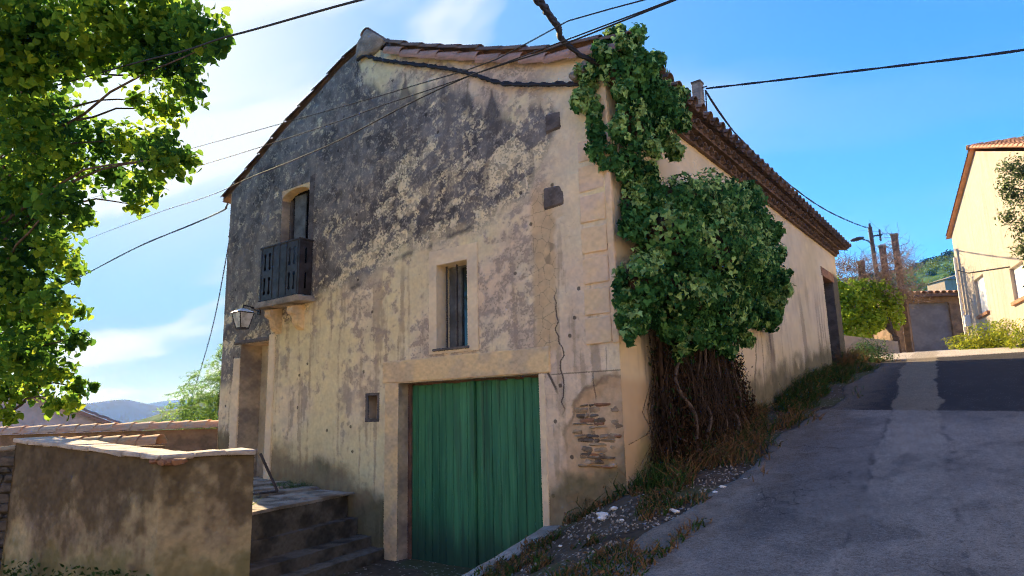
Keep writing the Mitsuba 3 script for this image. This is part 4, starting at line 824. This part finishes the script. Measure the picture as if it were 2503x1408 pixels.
a = rng(65); N = 160; gb = np.stack([a.uniform(-6.3, -5.7, N), a.uniform(-.5, -.05, N), .52 + 0 * np.arange(N)], -1); gd = np.stack([a.normal(0, .4, N), a.normal(-.2, .4, N), np.ones(N)], -1); gcol = np.array([.06, .12, .04]) * a.uniform(.6, 1.5, (N, 1))
one('grass_tuft', blades(gb, gd, a.uniform(.05, .16, N), a.uniform(.004, .009, N), 66), 'mat_weed', 'green grass tuft on the landing against the house wall', 'grass', color=np.repeat(gcol, 5, 0), kind='stuff')
N = 60; c0 = np.array([-4.45, -2.02, .5]); gb = c0 + a.normal(0, .05, (N, 3)) * [1, 1, 0]; gd = np.stack([a.normal(0, .6, N), a.normal(0, .6, N), np.ones(N)], -1); gcol = np.array([.16, .24, .05]) * a.uniform(.6, 1.5, (N, 1))
one('grass_tuft', blades(gb, gd, a.uniform(.08, .2, N), a.uniform(.005, .010, N), 67), 'mat_weed', 'bright sunlit weed sprouting at the edge of the landing', 'grass', color=np.repeat(gcol, 5, 0), kind='stuff')
N = 1100; cs = np.array([[-4.6, -3.9], [-4.1, -3.75], [-5.4, -4.1], [-3.75, -3.7]]); ci = a.integers(0, 4, N); gb = np.concatenate([cs[ci] + a.normal(0, .16, (N, 2)), -.42 + a.uniform(0, .55, (N, 1))], 1); gcol = np.array([.05, .085, .022]) * a.uniform(.5, 1.6, (N, 1))
m, c = leaves(gb, np.tile([.4, -.5, .6], (N, 1)), a.uniform(.03, .07, N), gcol, 'oval', 68, .3, .7); one('moss_plant', m, 'mat_weed', 'low green plant at the foot of the mossy parapet', 'plant', color=c)

# white stones on the bank
a = rng(71)
SL = ['largest white stone on the bank below the exposed masonry', 'white stone touching the left side of the largest one', 'white stone just in front of the largest one', 'small pale stone nearest the corner of the garage', 'small white stone behind the largest one, nearer the wall',
      'white pebble at the edge of the lane, lower of the pair', 'white pebble at the edge of the lane, upper of the pair', 'bigger white stone lying beside the pair at the lane edge', 'white stone on the verge below the dead ivy stems', 'white stone on the verge just downhill of the dead ivy stems', 'tiny white pebble highest up the verge',
      'tiny pale pebble in the grass at the middle of the bank', 'pale pebble low on the bank in front of the grass', 'tiny pale pebble low on the bank, nearest the kerb']
for n_, (px, py, r) in enumerate(((.03, -.62, .045), (-.03, -.56, .03), (.06, -.70, .035), (-.10, -.48, .025), (.10, -.50, .03), (.62, -.35, .022), (.80, -.60, .022), (.86, -.64, .025), (1.02, .25, .03), (1.0, .05, .025), (1.15, .6, .02), (.4, -.9, .018), (.2, -1.2, .02), (-.2, -1.1, .018))):
    m = trimesh.creation.icosphere(2); v = np.array(m.vertices) * r * [1.4, 1, .7] * (.75 + .5 * meshkit.noise(np.array(m.vertices) * 1.6 + px * 40)[:, None])
    one('white_stone', (v + [px, py, float(G(px, py)) + r * .45], m.faces), 'mat_pebble', SL[n_], 'stone', 'white stones on the bank', smooth=True)
N = 2600; gx_, gy_ = a.uniform(-1.1, 1.5, N), a.uniform(-2.6, 1.4, N); kk = meshkit.fbm(np.stack([gx_ * 3, gy_ * 3, 0 * gx_], -1), 3, 8) > .45; gx_, gy_ = gx_[kk], gy_[kk]; N = len(gx_)
oc = trimesh.creation.icosphere(0); V = np.array(oc.vertices)[None] * a.uniform(.004, .016, (N, 1, 1)) * a.uniform(.6, 1.3, (N, 1, 3)) + np.stack([gx_, gy_, G(gx_, gy_) + .006], -1)[:, None]
gc_ = np.array([.26, .23, .2]) * a.uniform(.4, 1.7, (N, 1)); mat('mat_gravel', color=(.3, .27, .24)); scene['mat_gravel']['bsdf']['base_color'] = dict(type='mesh_attribute', name='vertex_color')
one('gravel', (V.reshape(-1, 3), (np.array(oc.faces)[None] + 12 * np.arange(N)[:, None, None]).reshape(-1, 3)), 'mat_gravel', 'loose gravel scattered over the bank by the garage', 'gravel', color=np.repeat(gc_, 12, 0), kind='stuff')

# added house behind the viewer: catches the sun, bounces warm light onto the front
k = thing('added_facing_house', 'added cream rendered house with grey shutters behind the viewer, bouncing sunlight onto the front wall', 'house')
fo = [(-9.0 + i * 3.2, -8.0 + i * 3.2, zz0, zz0 + 1.5) for i in range(6) for zz0 in (1.2, 4.1)]
def fw(U, V): return np.stack([U, -15.0 + 0 * U, V], -1)
add('wall', wall_grid(lines(-11, 11, .8, [c for o in fo for c in o[:2]]), lines(-2, 6.6, .8, [c for o in fo for c in o[2:]]), fo, fw), 'mat_added_facing', k)
add('wall', cat(([[-11, -15, -2], [-11, -24, -2], [-11, -24, 6.6], [-11, -15, 6.6]], [[0, 1, 2, 3]]), ), 'mat_added_facing', k); add('wall', cat(([[11, -15, -2], [11, -24, -2], [11, -24, 6.6], [11, -15, 6.6]], [[0, 1, 2, 3]])), 'mat_added_facing', k)
for o in fo: add('window', box(o[0], o[1], -15.14, -15.1, o[2], o[3]), 'mat_shutter', k)
add('roof', (np.array([[-11.4, -14.6, 6.5], [11.4, -14.6, 6.5], [11.4, -19.5, 8.4], [-11.4, -19.5, 8.4], [11.4, -24.4, 6.5], [-11.4, -24.4, 6.5]]), np.array([[0, 1, 2, 3], [3, 2, 4, 5]])), 'mat_tile', k)

k = thing('added_lane_side_house', 'added house out of view across the lane, bouncing warm light onto the long side wall', 'house')  # added out of view to bounce warm light onto the side wall
add('wall', wall_grid(lines(-9, 10, .8, []), lines(-1.5, 7.2, .8, []), [(-6 + 4 * i, -5 + 4 * i, 4.2, 5.7) for i in range(4)], lambda U, V: np.stack([9.6 + 0 * U, U, V], -1)), 'mat_added_side_house', k)
for i in range(4): add('window', box(9.7, 9.75, -6 + 4 * i, -5 + 4 * i, 4.2, 5.7), 'mat_shutter', k)
add('wall', ([[9.6, -9, -1.5], [17, -9, -1.5], [17, -9, 7.2], [9.6, -9, 7.2]], [[0, 1, 2, 3]]), 'mat_added_side_house', k); add('wall', ([[9.6, 10, 0], [17, 10, 0], [17, 10, 7.2], [9.6, 10, 7.2]], [[0, 3, 2, 1]]), 'mat_added_side_house', k)
add('roof', (np.array([[9.2, -9.3, 7.1], [9.2, 10.3, 7.1], [13.3, 10.3, 8.7], [13.3, -9.3, 8.7], [17.4, 10.3, 7.1], [17.4, -9.3, 7.1]]), np.array([[0, 3, 2, 1], [3, 5, 4, 2]])), 'mat_tile', k)

# ------------------------------------------------------------------ up the lane on the right
# sunlit house
k = thing('lane_house', 'sunlit pale rendered house with orange tiled gable at the right edge', 'house')
F0 = np.array([2.27, 24.18, 4.3]); hu = np.array([.225, -.974, 0]); hn = np.array([.974, .225, 0])
def hp(s, t, z): return (F0 + hu * s + hn * t + [0, 0, z]).tolist()
hw = [(2.55, 4.0, .38, 1.66), (7.15, 8.55, .22, 1.2)]
us3 = lines(0, 11.5, .5, [c for o in hw for c in o[:2]]); vs3 = lines(-1.0, 4.0, .5, [c for o in hw for c in o[2:]])
def hwall(U, V):
    top = interp(U, [(0, 3.95), (5.46, 5.5), (11.5, 3.3)]); Z = np.where(V > 3.0, 3.0 + (V - 3.0) * (top - 3.0), V)
    return F0 + U[..., None] * hu + Z[..., None] * np.array([0, 0, 1.])
add('wall', wall_grid(us3, vs3, hw, hwall), 'mat_render_pale', k)
add('wall', ([hp(0, 0, -1), hp(0, 9, -1), hp(0, 9, 3.95), hp(0, 0, 3.95)], [[0, 1, 2, 3]]), 'mat_render_pale', k)
add('wall', ([hp(11.5, 0, -2), hp(11.5, 9, -2), hp(11.5, 9, 3.3), hp(11.5, 0, 3.3)], [[0, 1, 2, 3]]), 'mat_render_pale', k)
for (a_, b_, c_, d_) in hw:
    w = add('window', ([hp(a_, 0, c_), hp(b_, 0, c_), hp(b_, 0, d_), hp(a_, 0, d_), hp(a_, .18, c_), hp(b_, .18, c_), hp(b_, .18, d_), hp(a_, .18, d_)], [[0, 1, 5, 4], [1, 2, 6, 5], [2, 3, 7, 6], [3, 0, 4, 7]]), 'mat_render_pale', k)
    add('shutter', ([hp(a_, .10, c_), hp(b_, .10, c_), hp(b_, .10, d_), hp(a_, .10, d_)], [[0, 1, 2, 3]]), 'mat_white', w)
    add('sill', ([hp(a_ - .1, -.08, c_ - .10), hp(b_ + .1, -.08, c_ - .10), hp(a_ - .1, .1, c_ - .10), hp(b_ + .1, .1, c_ - .10), hp(a_ - .1, -.08, c_), hp(b_ + .1, -.08, c_), hp(a_ - .1, .1, c_), hp(b_ + .1, .1, c_)], BF), 'mat_brick', w)
R2 = add('roof', cat(([hp(5.46, -.15, 5.62), hp(11.9, -.15, 3.28), hp(11.9, 9, 3.28), hp(5.46, 9, 5.62)], [[0, 1, 2, 3]]), ([hp(5.46, -.10, 5.62), hp(-.3, -.10, 3.98), hp(-.3, 9, 3.98), hp(5.46, 9, 5.62)], [[0, 3, 2, 1]]), ([hp(5.46, -.15, 5.52), hp(-.3, -.15, 3.88), hp(-.3, 9, 3.88), hp(5.46, 9, 5.52)], [[0, 3, 2, 1]])), 'mat_newtile', k)
tl = []
for i in range(28):
    t = -.05 + i * .32
    for j in range(16):
        s0, s1 = 5.5 + j * .4, 5.94 + j * .4; z0, z1 = 5.64 - (s0 - 5.46) * .3634, 5.66 - (s1 - 5.46) * .3634; tl.append(along(htile(.46, .10, .12, .015, 6), hp(s0, t, z0), hp(s1, t, z1)))
add('roof_tiles', cat(*tl), 'mat_newtile', R2, smooth=40, kind='stuff')
for j in range(14):
    s0, s1 = -.3 + j * .41, .14 + j * .41; z0, z1 = 3.98 + (s0 + .3) * .2847, 4.0 + (s1 + .3) * .2847; add('verge_tile', along(htile(.46, .055, .05, .012, 6), hp(s0, -.10, z0), hp(s1, -.10, z1)), 'mat_mortar', R2, smooth=40)
for j in range(20): add('ridge_tile', along(htile(.46, .14, .15, .015, 6), hp(5.46, -.2 + j * .44, 5.62), hp(5.46, .24 + j * .44, 5.64)), 'mat_newtile', R2, smooth=40)
add('downpipe', tube([hp(.25, -.06, -.5), hp(.25, -.06, 3.0)], .05, 8), 'mat_white', k, smooth=True); add('mailbox', cat(([hp(.7, -.15, .2), hp(1.1, -.15, .2), hp(.7, 0, .2), hp(1.1, 0, .2), hp(.7, -.15, .62), hp(1.1, -.15, .62), hp(.7, 0, .62), hp(1.1, 0, .62)], BF)), 'mat_white', k)
add('wall_cable', tube([hp(.0, -.02, 2.55), hp(2, -.03, 2.05), hp(4, -.03, 1.75), hp(7.3, -.02, 1.25)], .018, 4), 'mat_rubber', k)
# garden shed / garage
k = thing('lane_garage', 'small flat-roofed garage with a grey door at the top of the lane', 'garage')
S0 = np.array([.05, 27.35, 4.1]); su = np.array([.80, .60, 0]) ; sn = np.array([-.60, .80, 0])
def sp(s, t, z): return (S0 + su * s + sn * t + [0, 0, z]).tolist()
def sbox(s0, s1, t0, t1, z0, z1): return np.array([sp(s, t, z) for z in (z0, z1) for t in (t0, t1) for s in (s0, s1)]), BF
add('wall', cat(sbox(-.7, .12, 0, 4, -1, 2.3), sbox(1.95, 2.7, 0, 4, -1, 2.3), sbox(.12, 1.95, .0, 4, 2.05, 2.3)), 'mat_wallbrown', k)
add('door', sbox(.12, 1.95, .12, .18, -.5, 2.05), 'mat_blue_grey', k, label='plain grey garage door')
rf2 = add('roof', sbox(-.9, 2.9, -.35, 4.2, 2.3, 2.42), 'mat_tiledark', k)
for i in range(13): add('eave_tile', along(htile(.5, .13, .14, .015, 6), sp(-.8 + i * .29, .1, 2.48), sp(-.8 + i * .29, -.42, 2.42)), 'mat_tile', rf2, smooth=40)
# low wall, pillars
k = thing('garden_wall', 'low pale garden wall at the foot of the leafy vine', 'wall')
add('wall', np.array([[-1.3, 20.4, 2.6], [.25, 21.6, 2.6], [.15, 21.8, 2.6], [-1.4, 20.6, 2.6], [-1.3, 20.4, 4.28], [.25, 21.6, 4.05], [.15, 21.8, 4.05], [-1.4, 20.6, 4.28]]) if False else wallstrip([(-1.5, 20.3), (.25, 21.6)], [4.30, 4.0], 2.6, .2, 4, 14, 8, .01), 'mat_render_pale', k)
for i, (px, py, zt) in enumerate(((-.18, 24.1, 8.25), (.28, 24.4, 8.72), (-.95, 23.5, 7.6))):
    k = thing('brick_pillar', ('thin brown brick pillar between the taller one and the power pole', 'tallest brown brick pillar rising from the vine', 'short brick pillar half hidden in the vine')[i], 'pillar')
    add('shaft', rbox(px - .12, px + .12, py - .12, py + .12, 3.2, zt - .08, .012), 'mat_pillar', k); add('capstone', rbox(px - .145, px + .145, py - .145, py + .145, zt - .078, zt, .015), 'mat_mortar', k)
k = thing('utility_pole', 'slender wooden utility pole beyond the brick pillars', 'pole')
add('shaft', tube([[-1.06, 28.6, 3.5], [-1.1, 28.2, 10.1]], [.13, .09], 10), 'mat_pole', k, smooth=True)
add('insulator_bracket', cat(tube([[-1.1, 28.2, 10.05], [-1.1, 28.2, 10.28]], .05, 8), box(-1.05, -.6, 28.15, 28.22, 9.6, 9.66), box(-.75, -.68, 28.12, 28.25, 9.35, 9.9)), 'mat_iron', k)
k = thing('street_lamp', 'cobra-head street lamp on an arm fixed to the utility pole', 'street lamp')
add('arm', tube([[-1.02, 28.1, 8.5], [-1.05, 28.05, 9.1], [-1.2, 27.95, 9.38], [-1.45, 27.85, 9.5]], .03, 6), 'mat_iron', k, smooth=True)
m = trimesh.creation.icosphere(2); add('head', (np.array(m.vertices) * [.32, .13, .09] @ np.array([[.97, 0, .1], [0, 1, 0], [-.1, 0, 1]]) + [-1.65, 27.8, 9.52], m.faces), 'mat_iron', k, smooth=True)
# vine and hedge
k = thing('garden_vine', 'bright green sunlit vine over a pergola with bare reddish tendrils on top', 'climbing plant')
VB = [(-1.5,22.2,5.4,.7,.6,.7),(-1.0,22.4,6.2,.7,.6,.5),(-.5,22.6,5.4,.6,.6,.8),(-1.9,22.0,4.6,.6,.6,.6),(-1.1,21.8,4.5,.5,.5,.6),(0.0,22.9,5.8,.5,.5,.5),(-.6,22.0,4.9,.5,.5,.5),(-1.9,22.2,6.5,.5,.5,.4),(.1,23.0,5.1,.35,.4,.5),(-2.2,21.5,3.9,.6,.5,.5),(-1.4,21.7,5.2,.6,.5,.6),(-.9,21.9,5.7,.5,.4,.4),(-1.7,21.9,5.9,.5,.5,.4),(-.3,22.6,6.2,.45,.4,.4)]
P_, N_ = blob_points(VB, 1500, 81, .7); cols = palette(P_, 82, [(.14, .25, .03), (.30, .44, .05), (.50, .60, .08)], 1.2)
m, c = leaves(P_, N_ + [-.4, .0, .6], rng(83).uniform(.08, .15, len(P_)), cols, 'heart', 84, .5, .5); add('foliage', m, 'mat_leaf', k, color=c, kind='stuff')
a = rng(85); tw = []
for i in range(900):
    p = np.array([a.uniform(-2.0, .9), a.uniform(22.3, 24.3), a.uniform(5.6, 7.6)]); q = [p]; d = a.normal(0, 1, 3) * [1, .5, .5] + [0, 0, .5]
    for j in range(5): d = d + a.normal(0, .6, 3); d /= np.linalg.norm(d); q.append(q[-1] + d * a.uniform(.1, .22))
    tw.append(tube(np.array(q), np.linspace(.012, .004, 6), 3, False))
for i in range(30):
    p = np.array([a.uniform(-.3, .4), 24.3, a.uniform(7.2, 8.7)]); q = [p]; d = np.array([a.choice([-1, 1]) * 1., 0, .3])
    for j in range(8): d = d + a.normal(0, .35, 3) - [0, 0, .06]; d /= np.linalg.norm(d); q.append(q[-1] + d * .16)
    tw.append(tube(np.array(q), np.linspace(.014, .005, 9), 3, False))
add('bare_tendrils', cat(*tw), 'mat_dry', k, kind='stuff')
P_, N_ = blob_points([(-.2,23.4,6.4,.9,.7,.7),(.3,24.0,7.4,.7,.5,.7),(-1.3,22.6,7.2,.8,.6,.4),(.1,23.9,6.0,.6,.4,.6),(-.4,23.6,7.0,.6,.5,.5)], 520, 86, .4); cols = palette(P_, 87, [(.12, .07, .05), (.22, .14, .08), (.2, .2, .07)], 2)
m, c = leaves(P_, N_, rng(88).uniform(.05, .10, len(P_)), cols, 'oval', 89, .5, .8); add('dry_leaves', m, 'mat_weed', k, color=c, kind='stuff')
for i in range(3): add('trunk', tube([[-.1 + .1 * i, 22.6, 3.2], [.0 + .05 * i, 22.7, 4.2], [-.2 - .3 * i, 22.8, 5.6]], [.12, .09, .05], 7), 'mat_bark', k, smooth=True)
def shrub(name, blobs, per, pal, size, label, catn, seed, kind='oval', bias=(-.3, -.1, .7), mt='mat_leaf', stems=None):
    k = thing(name, label, catn); P_, N_ = blob_points(blobs, per, seed, .7); cols = palette(P_, seed + 1, pal, 2)
    m, c = leaves(P_, N_ + list(bias), rng(seed + 2).uniform(*size, len(P_)), cols, kind, seed + 3, .3, .6); add('foliage', m, mt, k, color=c, kind='stuff')
    for s in stems or []: add('stem', tube(s, np.linspace(.04, .012, len(s)), 6), 'mat_bark', k, smooth=True)
    return k
shrub('yellow_shrub', [(2.35,19.3,3.62,.5,.6,.28),(3.0,19.0,3.80,.6,.7,.40),(3.6,18.0,3.75,.55,.9,.42),(4.2,16.6,3.55,.5,.9,.5),(2.75,18.5,3.42,.55,.5,.25),(3.3,18.6,3.5,.6,.6,.3),(3.9,17.3,3.35,.5,.8,.3),(2.9,19.4,3.5,.6,.5,.3)], 2600, [(.10, .16, .03), (.20, .25, .03), (.34, .36, .04)], (.06, .11), 'low yellow-green shrub along the foot of the sunlit house', 'shrub', 91, stems=[[[3, 19, 3.3], [3, 19, 4.0]]])
shrub('small_bush', [(-.25,20.6,3.85,.35,.3,.3),(-.65,20.2,3.75,.35,.3,.28)], 1500, [(.05, .10, .05), (.10, .17, .08)], (.05, .09), 'small grey-green bush before the low garden wall', 'bush', 95, stems=[[[-.3, 20.6, 3.4], [-.3, 20.6, 3.9]]])
shrub('verge_bush', [(.35,13.9,3.05,.4,.7,.35),(.75,13.6,3.0,.4,.6,.25),(.2,14.8,3.2,.35,.5,.45)], 1800, [(.02, .05, .02), (.04, .085, .03)], (.05, .09), 'dark green bush at the far corner of the old house', 'bush', 97, stems=[[[.4, 14, 2.8], [.4, 14, 3.2]]])
# leafy tree at the right edge
k = thing('lane_tree', 'grey-green fine-leaved tree leaning in at the right edge', 'tree')
RB = [(4.15,10.1,6.5,.32,.3,.3),(4.0,10.0,6.1,.22,.3,.25),(4.2,10.2,5.2,.3,.3,.3),(4.1,10.1,4.75,.22,.3,.25),(4.2,10.2,3.9,.2,.25,.3),(4.35,10.2,6.4,.35,.4,.35),(4.1,10.1,5.9,.25,.3,.3),(4.5,10.3,5.7,.4,.4,.5),(3.95,10.0,5.45,.25,.25,.2),(4.4,10.3,5.0,.3,.35,.4),(4.25,10.2,4.4,.2,.25,.3),(4.9,10.4,5.8,.6,.6,1.0),(4.8,10.5,4.6,.5,.5,.7),(4.9,10.4,6.9,.5,.5,.5)]
P_, N_ = blob_points(RB, 4200, 101, .5); cols = palette(P_, 102, [(.05, .08, .04), (.10, .15, .07), (.19, .23, .12)], 2.5)
m, c = leaves(P_, N_ + [-.3, 0, .5], rng(103).uniform(.045, .09, len(P_)), cols, 'oval', 104, .2, .7); add('crown', m, 'mat_leaf', k, color=c, kind='stuff')
add('trunk', tube([[5.1, 10.6, 1.5], [5.0, 10.5, 3.5], [4.9, 10.4, 5.0], [4.8, 10.3, 6.6]], [.12, .1, .07, .02], 8), 'mat_bark', k, smooth=True)
a = rng(105)
for b in RB[:7]: add('branch', tube([[4.95, 10.45, b[2] - .5], [(4.95 + b[0]) / 2, 10.3, b[2] - .15], list(b[:3])], [.03, .02, .008], 5), 'mat_bark', k)
# distant pale house and tree line on the hill
k = thing('hillside_house', 'small pale house with a white roof on the wooded slope', 'house')
c0 = np.array([-4.7, 134.0, 0]); RZ = rot([0, 0, 1], -48); add('wall', move(xf(box(-2.2, 2.2, -2, 6, 14, 23.4), RZ), *c0), 'mat_render_pale', k)
add('roof', cat(move(xf((np.array([[-2.5, -2.3, 23.35], [2.5, -2.3, 23.35], [2.5, 6.3, 23.35], [-2.5, 6.3, 23.35], [-1.2, 2, 24.6], [1.2, 2, 24.6]]), np.array([[0, 1, 5], [0, 5, 4], [1, 2, 5], [2, 3, 4], [2, 4, 5], [3, 0, 4], [0, 3, 2], [0, 2, 1]])), RZ), *c0)), 'mat_mortar', k)
P_, N_ = [], []; a = rng(111); cr = np.array([(-100, 640, 106), (-70, 670, 114), (-30, 700, 128), (60, 740, 155), (130, 760, 190)], float)
bl = []
for i in range(110):
    t = a.uniform(0, 4); p = np.array([np.interp(t, range(5), cr[:, j]) for j in range(3)]); s = a.uniform(2.5, 5); bl.append((p[0] + a.normal(0, 3), p[1] - a.uniform(0, 25), p[2] + s * .4, s, s, s * 1.2))
P_, N_ = blob_points(bl, 14, 112, .7); cols = palette(P_, 113, [(.015, .035, .018), (.03, .06, .02)], .1)
m, c = leaves(P_, N_, rng(114).uniform(1.2, 2.4, len(P_)), cols, 'oval', 115, .1, .8); one('ridge_trees', m, 'mat_weed', 'dark line of trees along the crest of the green hill', 'trees', color=c, kind='stuff')
hm = HP['hill'].reshape(-1, 3); hm = hm[(hm[:, 1] > 180) & (hm[:, 1] < 690) & (hm[:, 0] > -170) & (hm[:, 0] < 70)]; bl = []
for i in range(1500):
    p = hm[a.integers(0, len(hm))] + a.normal(0, 5, 3) * [1, 1, 0]; q = hm[np.argmin(((hm[:, :2] - p[:2]) ** 2).sum(1))]; s_ = a.uniform(1.6, 3.6); bl.append((p[0], p[1], q[2] + s_ * .55, s_, s_, s_ * .9))
P_, N_ = blob_points(bl, 9, 116, .75); cols = palette(P_, 117, [(.06, .12, .03), (.11, .19, .045), (.20, .25, .06)], .05)
m, c = leaves(P_, N_ + [-.2, 0, .5], rng(118).uniform(1.0, 2.0, len(P_)), cols, 'oval', 119, .1, .8); one('hillside_trees', m, 'mat_weed', 'scrub and small trees covering the green hillside above the lane', 'trees', color=c, kind='stuff')

# ------------------------------------------------------------------ cables
def sag(pts, n=40):
    p = np.array(pts, float); L = np.concatenate([[0], np.cumsum(np.linalg.norm(np.diff(p, axis=0), axis=1))])
    s = np.linspace(0, L[-1], n); return np.stack([PchipInterpolator(L, p[:, i])(s) for i in range(3)], -1)
def cable(pts, r, label, n=60, rough_=0.0, seed=0, strands=1):
    p = sag(pts, n); ms = []
    for i in range(strands):
        t = np.linspace(0, n * .55, n) + i * 2 * np.pi / max(strands, 1); o = np.stack([np.cos(t) * .3, np.sin(t) * .8, np.sin(t) * .9], -1) * r * (1.1 if strands > 1 else 0)
        ms.append(tube(p + o + (rng(seed + i).normal(0, rough_, (n, 3)) if rough_ else 0), r, 6))
    return one('cable', cat(*ms), 'mat_rubber', label, 'cable', smooth=True)
cable([(1.8, -4.4, 4.2), (.18, -4.11, 4.67), (-1.48, -4.15, 5.01), (-2.86, -4.01, 5.4), (-6.12, -4.06, 6.09), (-10, -4.1, 6.9)], .009, 'thick overhead cable running through the left tree')
cable([(1.6, -4.3, 4.2), (1.13, -3.17, 4.76), (.68, -2.2, 5.2), (-.08, -.54, 5.94), (.05, -.15, 5.9)], .02, 'thick twisted cable bundle dropping to the ivy at the roof corner', 70, .004, 3, 3)
cable([(2.9, -3.06, 4.4), (1.88, -2.83, 4.62), (1.01, -2.63, 4.87), (0.33, -2.47, 4.92), (-1.2, -2.12, 5.26), (-3.02, -1.7, 5.72), (-5.0, -1.25, 6.23), (-12.39, 0.45, 8.16), (-24, 3.1, 11.2)], .0055, 'uppermost thin wire crossing above the stained gable')
cable([(3.0, -2.93, 4.45), (2.03, -2.71, 4.62), (1.03, -2.49, 4.8), (0.21, -2.31, 4.95), (-1.08, -2.03, 5.2), (-2.13, -1.8, 5.42), (-3.19, -1.56, 5.63), (-6.05, -0.93, 6.23), (-10.91, 0.14, 7.3), (-24, 3.0, 10.2)], .006, 'middle wire crossing in front of the stained gable')
cable([(3.0, -2.93, 4.44), (2.04, -2.71, 4.61), (0.7, -2.4, 4.84), (-0.46, -2.13, 5.1), (-1.58, -1.87, 5.25), (-3.28, -1.48, 5.41), (-5.01, -1.08, 5.65), (-7.17, -0.59, 5.98), (-8.29, -0.33, 6.12), (-13.22, 0.81, 6.97), (-25.87, 3.72, 9.04)], .007, 'lowest wire from the left eave corner across the gable')
cable([(-8.7, -.03, 6.0), (-8.9, .05, 6.0), (-9.82, .5, 6.2), (-13.31, .7, 6.21), (-18.28, .86, 5.96), (-30, 1.2, 5.4)], .013, 'twisted cable leaving the left corner of the house towards the tree', 60, .0, 1, 2)
cable([(-8.7, .02, 5.3), (-10.0, .78, 5.58), (-13.5, 2.5, 4.4), (-17.79, 4.45, 3.12), (-22, 6.3, 2.0)], .012, 'slack cable falling from the left corner of the house into the valley')
cable([(-4.75, -.05, 7.72), (-4.64, -.05, 7.77), (-4.22, -.05, 7.56), (-3.53, -.05, 7.24), (-2.99, -.05, 7.0), (-2.23, -.05, 6.62), (-1.55, -.06, 6.22), (-.93, -.06, 6.0), (-.3, -.06, 5.80)], .022, 'rough dark cable clipped along the wall under the gable tiles', 120, .006, 2, 2)
cable([(-.26, 4.5, 7.54), (2.34, 3.99, 6.78), (4.34, 3.7, 6.26), (7, 3.3, 5.7)], .013, 'twisted cable from the flue to the right across the blue sky', 70, .0, 1, 2)
cable([(-.28, 4.49, 7.5), (-.31, 5.4, 7.33), (-.34, 6.33, 7.25), (-.76, 13.48, 7.89), (-1.0, 20, 8.75), (-1.08, 28.15, 10.0)], .014, 'long cable sagging from the flue to the utility pole', 70, .0, 4, 2)

# ------------------------------------------------------------------ haze
scene['haze_air'] = dict(type='homogeneous', albedo=dict(type='rgb', value=[.95, .95, .95]), sigma_t=dict(type='rgb', value=[.10e-4, .42e-4, 1.6e-4]))
scene['haze'] = dict(type='cube', to_world=T().translate([0, 0, 165]).scale([11000, 11000, 275]), bsdf=dict(type='null'), interior=dict(type='ref', id='haze_air'))
labels['haze'] = dict(label='thin blue valley haze', category='haze', kind='stuff')
scene['camera']['medium'] = dict(type='ref', id='haze_air')
